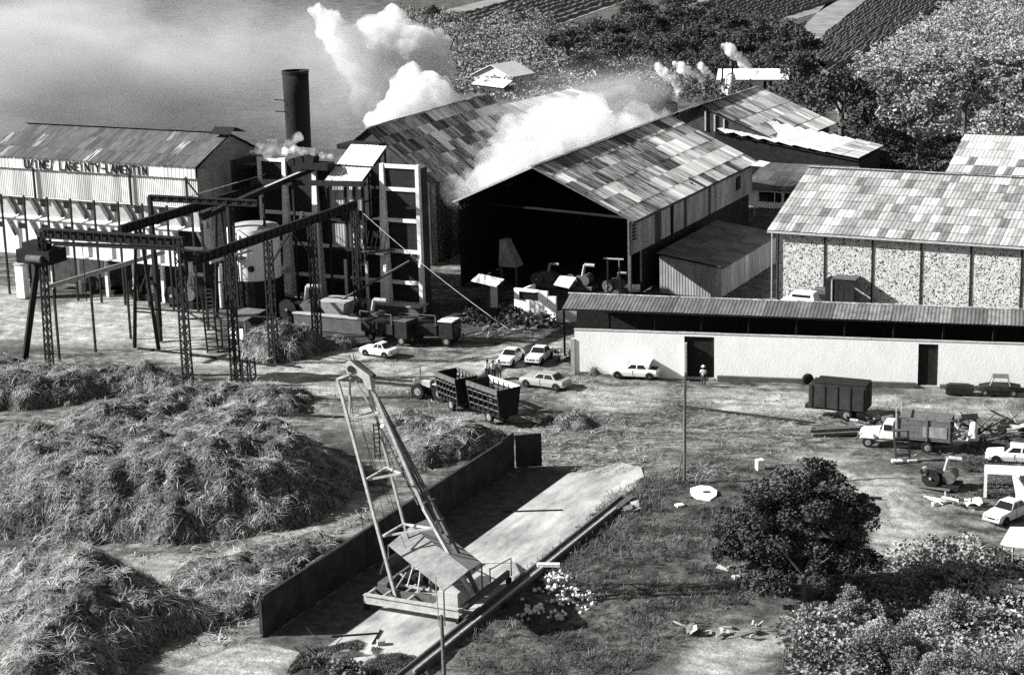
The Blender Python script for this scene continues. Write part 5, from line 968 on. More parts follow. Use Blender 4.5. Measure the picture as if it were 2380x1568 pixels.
def cage(label, px, to, L_, W_, Hh, board):
    t = at(label, 'cane_trailer', 'trailer', px, to, group='cane cage trailers behind the tractor')
    t.part('floor', MB().box(-L_ / 2, -W_ * .38, .75, L_ / 2, W_ * .38, .9), M['steel_dark'])
    for s_ in (-1, 1):
        for k_ in range(7):
            x_ = -L_ / 2 + L_ * k_ / 6; t.part('upright', MB().bar((x_, s_ * W_ * .38, .8), (x_ * 1.06, s_ * W_ * .5, Hh), .11), M['steel_dark'])
        for z_ in (.2, .45, .7): zz = .85 + (Hh - .85) * z_; yy = W_ * (.38 + .12 * z_); t.part('rail', MB().bar((-L_ / 2 * (1 + .06 * z_), s_ * yy, zz), (L_ / 2 * (1 + .06 * z_), s_ * yy, zz), .09), M['steel_mid'])
        t.part('top_board', MB().box(-L_ * .53, s_ * W_ * .5 - .05, Hh - .38, L_ * .53, s_ * W_ * .5 + .05, Hh + .05), M['white'] if (s_ == -1) == board[0] and board[1] else M['steel_mid'])
        wheel(t, -L_ * .12, s_ * W_ * .34, .52, .26)
    t.part('tail_panel', MB().hexa([(-L_ / 2 - .05, -W_ * .4, .75), (-L_ / 2 + .03, -W_ * .4, .75), (-L_ / 2 + .03, W_ * .4, .75), (-L_ / 2 - .05, W_ * .4, .75), (-L_ * .54, -W_ * .52, Hh), (-L_ * .52, -W_ * .52, Hh), (-L_ * .52, W_ * .52, Hh), (-L_ * .54, W_ * .52, Hh)]), M['black'])
    t.part('front_panel', MB().hexa([(L_ / 2 - .03, -W_ * .4, .75), (L_ / 2 + .05, -W_ * .4, .75), (L_ / 2 + .05, W_ * .4, .75), (L_ / 2 - .03, W_ * .4, .75), (L_ * .52, -W_ * .52, Hh), (L_ * .54, -W_ * .52, Hh), (L_ * .54, W_ * .52, Hh), (L_ * .52, W_ * .52, Hh)]), M['black'])
    t.part('drawbar', MB().bar((L_ / 2, 0, .8), (L_ / 2 + 1.0, 0, .6), .14), M['steel_dark']); return t
cage('dark cage trailer directly behind the tractor', (1062, 948), (1010, 926), 3.0, 2.1, 3.0, (False, False))
cage('cage trailer with a white top board, farthest from the tractor', (1148, 975), (1085, 952), 4.0, 2.3, 3.1, (True, True))
# ------------------------------------------------------------------ trucks and junk right
t = at('dark box trailer on a single wheel pair in the right yard', 'box_trailer', 'trailer', (1952, 968), (1890, 962))
t.part('box', MB().box(-2.35, -1.05, .9, 2.35, 1.05, 2.85), M['rust'], bevel=.03); t.part('top_panel', MB().box(-2.3, -1.0, 2.85, 1.9, 1.0, 3.05), M['steel_dark'])
for k_ in range(5): t.part('rib', MB().box(-2.2 + k_ * 1.05, 1.05, .9, -2.1 + k_ * 1.05, 1.1, 2.8), M['steel_dark'])
t.part('chassis', MB().box(-2.0, -.4, .6, 2.8, .4, .88), M['steel_dark'])
for y_ in (-.9, .9): wheel(t, -.75, y_, .5, .26)
t = at('old pale lorry with bulging cab and boarded dark body', 'old_lorry', 'lorry', (2110, 1040), (2020, 1032))
t.part('bonnet', MB().hexa([(2.0, -.62, .7), (3.7, -.5, .7), (3.7, .5, .7), (2.0, .62, .7), (2.0, -.55, 1.5), (3.6, -.42, 1.35), (3.6, .42, 1.35), (2.0, .55, 1.5)]), M['paint_cream'], bevel=.12)
t.part('cab', MB().hexa([(.9, -.85, .75), (2.1, -.85, .75), (2.1, .85, .75), (.9, .85, .75), (.95, -.72, 2.1), (1.75, -.68, 2.1), (1.75, .68, 2.1), (.95, .72, 2.1)]), M['paint_cream'], bevel=.1)
for s_ in (-1, 1):
    t.part('mudguard', MB().hexa([(2.3, s_ * .45, .7), (3.6, s_ * .45, .7), (3.6, s_ * .92, .7), (2.3, s_ * .92, .7), (2.5, s_ * .5, 1.12), (3.35, s_ * .5, 1.12), (3.35, s_ * .85, 1.08), (2.5, s_ * .85, 1.08)] if s_ > 0 else [(2.3, -.92, .7), (3.6, -.92, .7), (3.6, -.45, .7), (2.3, -.45, .7), (2.5, -.85, 1.12), (3.35, -.85, 1.12), (3.35, -.5, 1.08), (2.5, -.5, 1.08)]), M['paint_cream'], bevel=.08)
    t.part('door_window', MB().box(1.15, s_ * .80 - .02, 1.5, 1.75, s_ * .80 + .02, 1.95), M['glass']); wheel(t, 2.95, s_ * .75, .42, .22); wheel(t, -1.6, s_ * .85, .45, .3)
    t.part('headlight', MB().tube((3.62, s_ * .6, 1.0), (3.75, s_ * .6, 1.0), .13, n=10), M['rim'])
t.part('windscreen', MB().slab([(2.09, -.65, 1.5), (2.09, .65, 1.5), (1.82, .58, 2.0), (1.82, -.58, 2.0)], .02), M['glass']); t.part('bumper', MB().box(3.8, -.85, .5, 3.9, .85, .65), M['steel_mid']); t.part('chassis', MB().box(-3.1, -.4, .6, 3.0, .4, .8), M['steel_dark'])
t.part('body_floor', MB().box(-3.3, -1.05, 1.0, .75, 1.05, 1.12), M['timber']); 
for k_ in range(3): t.part('side_board', MB().box(-3.3, 1.02, 1.15 + k_ * .5, .7, 1.08, 1.6 + k_ * .5), M['timber']); t.part('side_board', MB().box(-3.3, -1.08, 1.15 + k_ * .5, .7, -1.02, 1.6 + k_ * .5), M['timber'])
t.part('pale_panel', MB().box(-3.1, 1.09, 1.3, -1.3, 1.12, 2.15), M['w_mid'])
for x_ in (-3.3, -1.6, .65): t.part('stake', MB().bar((x_, 1.12, 1.0), (x_, 1.12, 3.0), .1), M['timber'])
t.part('head_frame', MB().bar((.75, -1.05, 1.0), (.75, -1.05, 3.4), .09).bar((.75, 1.1, 1.0), (.75, 1.1, 3.4), .09).bar((.75, -1.05, 3.3), (.75, 1.1, 3.3), .08), M['steel_light']); t.part('tarp', MB().slab([(-3.3, -1.0, 2.75), (-3.3, 1.1, 2.62), (.6, 1.1, 2.62), (.6, -1.0, 2.75)][::-1], .06), M['timber'])
q_ = g(2100, 1072); t = wT('rack', 'open ladder-like metal rack standing before the old lorry', 'rack', q_[0], q_[1]); x_, y_ = q_[0], q_[1]
for dx in (-.5, .55):
    for dy in (0, .5): t.part('upright', MB().bar((x_ + dx, y_ + dy, 0), (x_ + dx - .25, y_ + dy, 2.5), .07), M['steel_mid'])
for k_ in range(4): t.part('shelf', MB().box(x_ - .6 - k_ * .05, y_, .4 + k_ * .65, x_ + .5 - k_ * .05, y_ + .5, .46 + k_ * .65), M['steel_dark'] if k_ < 3 else M['steel_mid'])
t.part('stand', MB().box(x_ - .9, y_ - .3, 0, x_ - .1, y_ + .2, .15).box(x_ + .3, y_ - .2, 0, x_ + 1.0, y_ + .2, .15), M['white'])
q_ = g(2195, 1132); t = machine('scrap_engine', 'scrapped engine block with an open pipe end on the grass', 'engine', float(q_ @ B), float(q_ @ A), 1.2, 44, 'steel_dark'); u_, v_ = float(q_ @ B), float(q_ @ A)
t.part('open_pipe', MB().lathe([(.28, 0), (.28, .5), (.2, .5), (.2, 0)], 14, (u_ - 1.3, v_ - .9, 1.3), 'y'), M['steel_light']); t.part('skid', MB().bar((u_ - 1.8, v_ - .7, .1), (u_ + .6, v_ - .9, .15), .14), M['timber'])
q_ = g(2235, 1142); one('sleeper', MB().bar((0, 0, -.1), (.35, .1, 1.9), .28, .12), M['timber'], 'dark plank stuck upright beside the scrapped engine', 'plank', origin=(q_[0] + .2, q_[1], 0))
def junk(label, px, n, ext, seed, mats, hh=1.0, lmax=1.8, name='scrap_pile'):
    c_ = g(*px); t = T(name, label, 'scrap', (c_[0], c_[1], 0)); rr = random.Random(seed)
    for k_ in range(n):
        x_ = rr.uniform(-ext[0], ext[0]); y_ = rr.uniform(-ext[1], ext[1]); th = rr.uniform(0, 3.14); l_ = rr.uniform(.4, lmax); z_ = rr.uniform(.05, hh * .6)
        if rr.random() < .6: t.part('scrap_bar', MB().bar((x_, y_, z_), (x_ + l_ * math.cos(th), y_ + l_ * .6 * math.sin(th), rr.uniform(.05, hh)), rr.uniform(.06, .14)), M[rr.choice(mats)])
        elif rr.random() < .5: t.part('scrap_plate', MB().slab([(x_, y_, z_), (x_ + l_ * .6, y_ + .1, z_ + rr.uniform(-.1, .3)), (x_ + l_ * .6, y_ + .6, z_ + rr.uniform(0, .5)), (x_, y_ + .6, z_ + rr.uniform(0, .4))], .04), M[rr.choice(mats)])
        elif rr.random() < .6:
            a_ = rr.uniform(0, 3); w_ = rr.uniform(.15, .35); zz = rr.uniform(.2, hh * .7); pp = [(x_ + w_ * math.cos(a_ + q * 1.57) * rr.uniform(.7, 1.3), y_ + w_ * math.sin(a_ + q * 1.57) * rr.uniform(.7, 1.3)) for q in range(4)]
            t.part('scrap_box', MB().hexa([(p[0], p[1], 0) for p in pp] + [(p[0] * 1 + rr.uniform(-.1, .1), p[1] + rr.uniform(-.1, .1), zz + rr.uniform(-.1, .1)) for p in pp]), M[rr.choice(mats)], bevel=.03)
        else: t.part('scrap_pipe', MB().tube((x_, y_, z_), (x_ + l_ * .8 * math.cos(th), y_ + l_ * .5 * math.sin(th), rr.uniform(.1, hh * .8)), rr.uniform(.06, .16), n=9), M[rr.choice(mats)])
    return t
sc = ['steel_dark', 'steel_mid', 'steel_light', 'timber', 'black']
junk('tangled iron scrap behind the old lorry at the right edge', (2310, 1015), 60, (3.4, 2.4), 51, sc, 1.7, 2.4)
junk('loose metal and timber between the dark trailer and old lorry', (2020, 985), 22, (1.8, 1.2), 52, sc, .9)
for k_, (px_0, n_, ex_0, lb) in enumerate((((1720, 1330), 16, (1.6, 1.2), 'broken twigs and sticks left of the leafy tree foot'), ((1680, 1470), 18, (2.2, 1.0), 'pile of pale twigs at the bottom between grass and track'), ((1475, 1190), 10, (.8, .5), 'white bits of rubbish in the grass beside the track rails'))): junk(lb, px_0, n_, ex_0, 80 + k_, ['timber', 'steel_light', 'concrete'], .35, 1.2, 'twig_pile')
junk('crushed pale bodywork near the upright plank', (2190, 1170), 14, (1.3, .7), 53, ['steel_light', 'white', 'steel_dark'], .5)
junk('second clump of crushed metal right of the upright plank', (2250, 1178), 12, (.9, .6), 54, ['steel_light', 'white', 'steel_dark'], .5)
junk('stack of metal bits heaped at the left corner of the white wall', (1322, 838), 34, (1.6, 1.2), 55, sc, .8)
junk('litter of pale planks in the shade before the ruined building', (1130, 775), 30, (4.5, 1.6), 56, ['steel_light', 'timber', 'steel_mid', 'plinth'], .5)
junk('strip of rubble at the foot of the stone wall', (2080, 712), 40, (5.5, 1.0), 57, ['white', 'steel_mid', 'steel_dark', 'timber'], .8)
junk('junk drums and crates by the dark door of the stone wall', (2080, 700), 14, (2.2, 1.0), 58, ['steel_dark', 'white', 'steel_mid'], 1.4)
t = at('stacked dark sleepers lying left of the old lorry', 'sleeper_stack', 'timber stack', (1945, 1008), (1900, 1010))
for k_ in range(7): t.part('sleeper', MB().bar((-1.8 + R.uniform(-.3, .3), -.5 + .3 * (k_ % 4), .15 + .25 * (k_ // 4)), (1.9 + R.uniform(-.3, .3), -.4 + .3 * (k_ % 4), .15 + .25 * (k_ // 4)), .24), M['timber'])
q_ = g(1877, 893); t = wT('lorry_tyre', 'single dark lorry tyre leaning on the white wall', 'tyre', q_[0], q_[1]); t.part('tyre', MB().lathe([(.2, -.12), (.42, -.14), (.5, -.06), (.5, .06), (.42, .14), (.2, .12), (.2, -.12)], 20, (q_[0], q_[1] - .1, .5), 'y'), M['rubber'], smooth=True); t.part('hub', MB().tube((q_[0], q_[1] - .18, .5), (q_[0], q_[1] - .02, .5), .2, n=12), M['steel_dark'])
def block(label, px, dims, mt='steel_dark', cat='block', name='machine_block'):
    q_ = g(*px); t = T(name, label, cat, (q_[0], q_[1], 0), yawW); x_, y_, z_ = dims; t.part('block', MB().box(-x_ / 2, -y_ / 2, 0, x_ / 2, y_ / 2, z_), M[mt], bevel=.06); t.part('lid', MB().box(-x_ * .4, -y_ * .4, z_, x_ * .35, y_ * .35, z_ + .12), M[mt]); return t
block('dark low block beside the leaning lorry tyre', (1953, 902), (1.6, .8, .75)); block('small dark lump right of the low block', (1985, 904), (.7, .5, .4)); block('wide dark chest right of the second doorway', (2230, 914), (2.3, 1.0, .7))
t = at('wrecked dark pickup stripped to its frame by the white wall', 'wrecked_pickup', 'wreck', (2320, 916), (2260, 914))
t.part('body', loft([(-1.8, .4, .5, .8, .6, .55), (-.9, .3, .5, .9, .75, .7), (.6, .3, .5, .9, .75, .7), (1.6, .4, .5, .75, .6, .55)]), M['steel_dark'], bevel=.04)
for s_ in (-1, 1): t.part('pillar', MB().bar((-.9, s_ * .62, .9), (-.7, s_ * .55, 1.6), .08), M['steel_light']); t.part('pillar', MB().bar((.7, s_ * .62, .9), (.4, s_ * .55, 1.6), .08), M['steel_light'])
t.part('roof', MB().slab([(-.8, -.6, 1.62), (.5, -.6, 1.62), (.5, .6, 1.62), (-.8, .6, 1.62)], .05), M['steel_mid'])
for s_ in (-1, 1): wheel(t, 1.1, s_ * .65, .3); wheel(t, -1.2, s_ * .65, .3)
# vehicles behind the long roof
t = at('white van top showing above the long narrow roof', 'parked_van', 'van', (1862, 722), (1820, 718)); t.part('body', MB().box(-1.9, -.8, .3, 1.9, .8, 1.2), M['paint_white'], bevel=.08); t.part('cabin', MB().hexa([(-1.7, -.78, 1.2), (1.2, -.78, 1.2), (1.2, .78, 1.2), (-1.7, .78, 1.2), (-1.5, -.68, 2.0), (.8, -.68, 2.0), (.8, .68, 2.0), (-1.5, .68, 2.0)]), M['paint_white'], bevel=.08)
for s_ in (-1, 1): wheel(t, 1.2, s_ * .72, .32); wheel(t, -1.2, s_ * .72, .32); t.part('side_window', MB().box(-1.2, s_ * .72 - .02, 1.35, .7, s_ * .72 + .02, 1.8), M['glass'])
t = at('dark pickup parked beside the white van', 'parked_pickup', 'pickup', (1915, 708), (1870, 704)); t.part('body', MB().box(-1.9, -.8, .4, 1.9, .8, 1.1), M['steel_dark'], bevel=.08); t.part('cab', MB().box(-.6, -.7, 1.1, .9, .7, 1.8), M['steel_mid'], bevel=.1)
for s_ in (-1, 1): wheel(t, 1.2, s_ * .72, .34); wheel(t, -1.2, s_ * .72, .34)
# dark lorries in the shade right of the tower
for k_, (px, to, lb) in enumerate((((905, 792), (960, 800), 'dark flat lorry in the shade left of the boxy tractor shed'), ((1000, 795), (1060, 800), 'dark lorry with pale cab roof in the shade by the ruin'))):
    t = at(lb, 'shaded_lorry', 'lorry', px, to); t.part('body', MB().box(-2.6, -1.0, .9, 1.2, 1.0, 1.9), M['steel_dark'], bevel=.04); t.part('cab', MB().box(1.3, -.95, .6, 2.9, .95, 2.3), M['steel_dark'], bevel=.12); t.part('cab_roof', MB().box(1.3, -1.0, 2.32, 2.8, 1.0, 2.42), M['white'] if k_ else M['steel_mid'], bevel=.02)
    t.part('windscreen', MB().box(2.9, -.75, 1.4, 2.93, .75, 2.0), M['glass']); t.part('side_frame', MB().bar((-2.6, -1.0, 1.9), (-2.6, -1.0, 2.9), .1).bar((1.1, -1.0, 1.9), (1.1, -1.0, 2.9), .1).bar((-2.6, -1.0, 2.9), (1.1, -1.0, 2.9), .08), M['steel_mid'])
    for s_ in (-1, 1): wheel(t, 2.1, s_ * .85, .45, .25); wheel(t, -1.5, s_ * .85, .45, .25)
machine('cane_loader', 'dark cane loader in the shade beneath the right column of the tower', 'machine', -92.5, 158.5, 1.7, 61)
# white table, canopies at right edge
c_ = g(2330, 1150); t = T('work_table', 'tall white workbench with pale legs by the right edge', 'table', (c_[0], c_[1], 0), -.25)
t.part('top', MB().box(-1.3, -.7, 1.75, 2.6, 1.0, 1.9), M['white']); 
for x_, y_ in ((-1.2, -.6), (1.0, -.65), (2.4, -.6), (-1.2, .85), (2.4, .85)): t.part('leg', MB().bar((x_, y_, 0), (x_, y_, 1.75), .22), M['white'])
t.part('canvas_flap', MB().slab([(.9, -.72, 1.7), (2.2, -1.6, .1), (1.0, -1.7, .1), (.6, -.72, 1.7)], .04), M['white'])
c_ = g(2352, 1335); t = T('canopy', 'white flat canopy on thin posts cut by the right edge', 'canopy', (c_[0], c_[1], 0), .0)
t.part('sheet', MB().slab([(-1.0, -.6, 2.3), (2.5, -2.2, 2.3), (3.5, 1.6, 2.5), (.3, 2.0, 2.5)], .07), M['white'])
for x_, y_ in ((-.8, -.4), (.9, -1.2), (.5, 1.8), (3, -1.8)): t.part('post', MB().bar((x_, y_, 0), (x_, y_, 2.25), .09), M['steel_light'])
c_ = g(2345, 1372); one('white_sheet', MB().prism([(1.5 * math.cos(i * .7) * R.uniform(.8, 1.1), 1.2 * math.sin(i * .7) * R.uniform(.8, 1.1)) for i in range(9)], 0, .35), M['white'], 'crumpled white sheet on the ground below the canopy', 'sheet', origin=(c_[0], c_[1], 0), yaw=.2, bevel=.1)
c_ = g(2365, 1430); one('plank', MB().box(-.9, -.2, 0, .9, .2, .1), M['white'], 'pale board lying at the bottom right edge', 'board', origin=(c_[0], c_[1], .1), yaw=-.9)
c_ = g(2262, 1025); one('tarp_bundle', MB().lathe([(.01, 1.6), (.25, 1.5), (.35, .9), (.5, .3), (.55, 0)], 9), M['white'], 'pale bundle standing upright left of the estate car', 'bundle', origin=(c_[0], c_[1], 0), yaw=.1, smooth=True)

# ------------------------------------------------------------------ people
def skin_mesh(name, verts, edges, radii, mt, parent, sub=1, root=0):
    me = bpy.data.meshes.new(name); me.from_pydata(verts, edges, []); o = addobj(name, me, None, parent)
    md = o.modifiers.new('skin', 'SKIN'); sv = me.skin_vertices[0].data if me.skin_vertices else None
    if sv is None: 
        bm = bmesh.new(); bm.from_mesh(me); bm.verts.layers.skin.verify(); bm.to_mesh(me); bm.free(); sv = me.skin_vertices[0].data
    for i, r_ in enumerate(radii): sv[i].radius = (r_, r_); sv[i].use_root = (i == root)
    o.modifiers.new('sub', 'SUBSURF').levels = sub; o.modifiers['sub'].render_levels = sub; me.materials.append(mt); return o
def person(label, px, face, z=0, shirt='shirt', trs='trousers', hat=None, bend=0.0, arms=((.32, .1, .95), (-.32, .1, .95)), hgt=1.72, step=.08, pos=None, group=None):
    p_ = np.array(pos) if pos is not None else g(px[0], px[1], z); t = T('person', label, 'person', (p_[0], p_[1], z), face, group=group); k = hgt / 1.72
    hip = (0, 0, .9 * k); ch = (bend * .35, 0, 1.28 * k - bend * .15); nk = (bend * .55, 0, 1.47 * k - bend * .3); hd_ = (bend * .66 + .02, 0, 1.6 * k - bend * .38)
    V_ = [hip, ch, nk, hd_, (step, .1, .88 * k), (step * 1.2, .11, .47 * k), (step, .12, .06), (step + .14, .13, .03), (-step, -.1, .88 * k), (-step, -.11, .47 * k), (-step * 1.4, -.12, .06), (-step * 1.4 + .14, -.13, .03)]
    E_ = [(0, 1), (1, 2), (2, 3), (0, 4), (4, 5), (5, 6), (6, 7), (0, 8), (8, 9), (9, 10), (10, 11)]
    Rr = [.13, .15, .055, .1, .095, .06, .042, .035, .095, .06, .042, .035]; V_.append((hd_[0], 0, hd_[2] + .09)); E_.append((3, 12)); Rr.append(.07)
    for (dx, dy, hz_), s_ in zip(arms, (1, -1)):
        n_ = len(V_); sh = (ch[0], s_ * .19, ch[2] + .1); hn = (dx + ch[0] * .3, s_ * (.22 + abs(dy) * .3), hz_ * k); el = ((sh[0] + hn[0]) / 2 - .05, s_ * .28, (sh[2] + hn[2]) / 2)
        V_ += [sh, el, hn, (hn[0] + .07, hn[1], hn[2] - .04)]; E_ += [(1, n_), (n_, n_ + 1), (n_ + 1, n_ + 2), (n_ + 2, n_ + 3)]; Rr += [.055, .042, .032, .03]
        for q in range(4): V_.append((hn[0] + .13, hn[1] + (q - 1.5) * .022, hn[2] - .09 - .01 * (q % 2))); E_.append((n_ + 3, len(V_) - 1)); Rr.append(.009)
    skin_mesh('body', V_, E_, Rr, M['skin'], t.o)
    # clothes: thicker skins over part of the skeleton
    sh1 = (ch[0], .19, ch[2] + .1); sh2 = (ch[0], -.19, ch[2] + .1); m_ = len(V_)
    a1 = V_[13:16]; a2 = V_[13 + 8:13 + 11]
    skin_mesh('shirt', [(0, 0, .86 * k), ch, (nk[0] * .9, 0, nk[2] - .07), a1[0], a1[1], a2[0], a2[1]], [(0, 1), (1, 2), (1, 3), (3, 4), (1, 5), (5, 6)], [.17, .2, .1, .085, .075, .085, .075], M[shirt], t.o, 1, 1)
    skin_mesh('trousers', [V_[0], V_[4], V_[5], (V_[6][0], V_[6][1], .12), V_[8], V_[9], (V_[10][0], V_[10][1], .12)], [(0, 1), (1, 2), (2, 3), (0, 4), (4, 5), (5, 6)], [.15, .11, .08, .07, .11, .08, .07], M[trs], t.o, 1, 0)
    if hat: t.part('hat', MB().lathe([(.2, hd_[2] + .07), (.21, hd_[2] + .09), (.12, hd_[2] + .1), (.11, hd_[2] + .2), (.01, hd_[2] + .22)], 14, (hd_[0], 0, 0)), M[hat], smooth=True)
    else: t.part('hair', MB().lathe([(.1, hd_[2] + .02), (.115, hd_[2] + .08), (.08, hd_[2] + .16), (.01, hd_[2] + .19)], 12, (hd_[0] - .02, 0, 0)), M['black'], smooth=True)
    t.part('nose', MB().raw([(hd_[0] + .1, -.015, hd_[2] - .01), (hd_[0] + .1, .015, hd_[2] - .01), (hd_[0] + .13, 0, hd_[2] - .005), (hd_[0] + .095, 0, hd_[2] + .05)], [(0, 1, 2), (0, 2, 3), (1, 3, 2), (0, 3, 1)]), M['skin'])
    return t
person('person in a white shirt at the left of the group of three', (1133, 880), -.6, arms=((.15, .1, .95), (.2, .1, 1.0)))
person('person in a white shirt and dark trousers in the middle of the three', (1147, 882), 2.6, trs='trousers', arms=((.3, .1, 1.05), (.25, .1, 1.05)))
person('person at the right of the three, next to the parked car', (1161, 880), 3.0, trs='trousers2', arms=((.25, .1, 1.0), (.1, .1, .9)))
person('person with a pale hat standing before the first doorway', (1635, 896), 1.4, hat='hat', arms=((.1, .1, .85), (.12, .1, .85)), shirt='shirt2', hgt=1.75)
pc = UV(-55.9, 100.0, 0); person('person in white bending over the levers in the derrick base', None, -.3, z=.85, hat='hat', bend=.45, arms=((.5, .1, .8), (.45, .1, .85)), pos=pc, hgt=1.65, trs='trousers2')

# ------------------------------------------------------------------ vegetation
def crown_pts(n, rx, ry, rz, seed, clumps=40, hollow=.55):
    rs = np.random.RandomState(seed); d = rs.randn(clumps, 3); d /= np.linalg.norm(d, axis=1, keepdims=True); d[:, 2] = np.abs(d[:, 2]) * 1.1 - .3
    C = d * (hollow + (1 - hollow) * rs.rand(clumps, 1)) * [rx, ry, rz]; cr_ = (.16 + .16 * rs.rand(clumps)) * min(rx, ry)
    k = rs.randint(0, clumps, n); q = rs.randn(n, 3); q /= np.linalg.norm(q, axis=1, keepdims=True)
    return C[k] + q * (cr_[k] * (.6 + .5 * rs.rand(n)))[:, None] * [1, 1, .75]
def tree_mesh(n, rx, rz, seed, leaf, mt, clumps=40): return leaves('crown', crown_pts(n, rx, rx, rz, seed, clumps), leaf, M[mt], seed, .6)
def trunk_mb(h, r, seed, spread):
    rr = random.Random(seed); mbx = MB(); mbx.tube((0, 0, -.2), (0, 0, h * .45), r, r * .75, 8)
    for k_ in range(5): a_ = rr.uniform(0, 6.28); mbx.tube((0, 0, h * .42), (spread * math.cos(a_) * .7, spread * math.sin(a_) * .7, h * rr.uniform(.7, .9)), r * .5, r * .12, 6)
    return mbx
TM = {}
for mt in ('leaf_d', 'leaf_m', 'leaf_l'):
    TM[mt] = [tree_mesh(3400, 1.0, .9, 60 + s + hash(mt) % 1 * 7, (.035, .075), mt, 34) for s in range(2)]
TRK = trunk_mb(1.9, .09, 3, 1.0).mesh('trunk'); TRK.materials.append(M['bark'])
def bgtree(px, py, hpx, wpx, mt, label, group):
    q_ = g(px, py); sc_ = q_[1] / F; h = hpx * sc_ * 1.03; r_ = wpx * sc_ / 2
    root = T('tree', label, 'tree', (q_[0], q_[1], 0), R.uniform(0, 6.28), group=group)
    c_ = addobj('crown', R.choice(TM[mt]), None, root.o); rz_ = h * .42; c_.location = (0, 0, h - rz_ * .95); c_.scale = (r_ * 1.0, r_ * 1.0, rz_)
    tr = addobj('trunk', TRK, None, root.o); tr.scale = (r_, r_, h / 2.1)
G1 = 'dark trees behind the rear sheds'; G2 = 'trees of the bright grove at the right'
dark_l = [(1320, 150, 90, 120), (1400, 120, 80, 110), (1440, 178, 105, 125), (1510, 120, 95, 120), (1540, 185, 110, 120), (1590, 90, 90, 120), (1620, 165, 110, 120), (1680, 110, 95, 120), (1700, 185, 120, 120), (1760, 160, 120, 120), (1800, 202, 110, 120), (1845, 190, 150, 120), (1862, 255, 150, 100), (1480, 60, 70, 110), (1570, 40, 60, 100), (1890, 300, 130, 100), (1650, 60, 60, 90), (1360, 190, 70, 100)]
DL = ['dark tree at the left end of the wood, above the pale roof in steam', 'second dark tree from the left end of the wood', 'dark tree in the lower row of the wood, third from its left end', 'tall dark tree in the left half of the wood', 'dark tree just behind the pale roof ridge in the steam', 'dark tree below the middle field, back row of the wood', 'dark tree directly above the leftmost small steam jet', 'dark tree at the back of the wood below the crop rows', 'dark tree standing over the short steam jet', 'dark tree behind the roof of the white house', 'dark tree touching the right end of the white house', 'tallest dark tree, at the right end of the wood', 'dark tree just above the ridge of the rear shed', 'dark tree at the back edge of the wood beside the scrub', 'dark tree at the very top of the wood', 'dark tree beside the right slope of the rear shed', 'small dark tree in front of the field above the wood', 'low dark tree at the lower left corner of the wood']
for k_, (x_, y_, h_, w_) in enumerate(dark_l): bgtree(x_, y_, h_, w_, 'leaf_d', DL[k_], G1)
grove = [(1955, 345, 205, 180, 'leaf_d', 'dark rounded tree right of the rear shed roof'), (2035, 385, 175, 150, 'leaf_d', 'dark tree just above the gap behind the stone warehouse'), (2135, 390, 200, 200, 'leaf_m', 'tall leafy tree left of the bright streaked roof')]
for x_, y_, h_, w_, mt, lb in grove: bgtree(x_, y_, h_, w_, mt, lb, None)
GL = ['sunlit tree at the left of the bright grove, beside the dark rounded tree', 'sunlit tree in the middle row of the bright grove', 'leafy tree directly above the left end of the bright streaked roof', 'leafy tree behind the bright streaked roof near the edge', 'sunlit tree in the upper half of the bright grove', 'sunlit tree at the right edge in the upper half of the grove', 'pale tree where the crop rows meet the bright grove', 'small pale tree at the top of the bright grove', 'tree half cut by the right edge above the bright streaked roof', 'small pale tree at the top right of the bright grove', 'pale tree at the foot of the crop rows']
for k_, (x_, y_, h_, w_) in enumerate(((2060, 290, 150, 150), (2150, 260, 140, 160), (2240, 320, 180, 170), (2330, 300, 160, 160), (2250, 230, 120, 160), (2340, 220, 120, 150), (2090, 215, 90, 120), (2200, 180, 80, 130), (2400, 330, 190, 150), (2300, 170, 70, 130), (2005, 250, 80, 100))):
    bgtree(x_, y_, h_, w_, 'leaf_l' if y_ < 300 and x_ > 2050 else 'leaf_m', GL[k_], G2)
for x_, y_, h_, w_, lb in ((1006, 58, 48, 46, 'small dark tree at the edge of the ploughed field above the steam'), (1216, 62, 34, 40, 'small bush-like tree in the middle of the far scrub')): bgtree(x_, y_, h_, w_, 'leaf_d', lb, None)
def scrub(label, px, n, size, hgt, mt, seed, name='scrub', clump=7.0):
    P = np.array(zone(px)); rs = np.random.RandomState(seed); a0, b0 = P.min(0); a1, b1 = P.max(0); x = a0 + (a1 - a0) * rs.rand(n * 3); y = b0 + (b1 - b0) * rs.rand(n * 3)
    ok = polysd(x, y, P) > -1; x, y = x[ok][:n], y[ok][:n]; hh = np.clip((fbm(x / clump, y / clump, 4, seed) - .36) * 3, .05, 1.3) * hgt; z = hh * (1 - rs.rand(len(x)) ** 2 * .9)
    c0 = np.array([x.mean(), y.mean(), 0]); o = addobj(name, leaves(name, np.stack([x, y, z], 1) - c0, size, M[mt], seed, .6)); o.location = c0; o['kind'] = 'stuff'; o['label'] = label; o['category'] = 'vegetation'
scrub('tangled dark scrub on the rising ground behind the steam', [(930, 30), (1250, 50), (1640, 190), (1620, 225), (1400, 190), (1230, 240), (1050, 215), (950, 120)], 60000, (.16, .4), 3.0, 'leaf_m', 71)
scrub('dark scrub under the trees behind the rear sheds', [(1300, 100), (1500, 30), (1860, 60), (1900, 320), (1830, 260), (1600, 240), (1400, 200)], 40000, (.2, .45), 3.0, 'leaf_d', 72)
scrub('bright sunlit thicket filling the upper right corner', [(1950, 200), (2050, 120), (2170, 60), (2260, -10), (2420, -20), (2420, 330), (2230, 330), (2100, 350), (1960, 300)], 80000, (.16, .42), 3.4, 'leaf_l', 73)
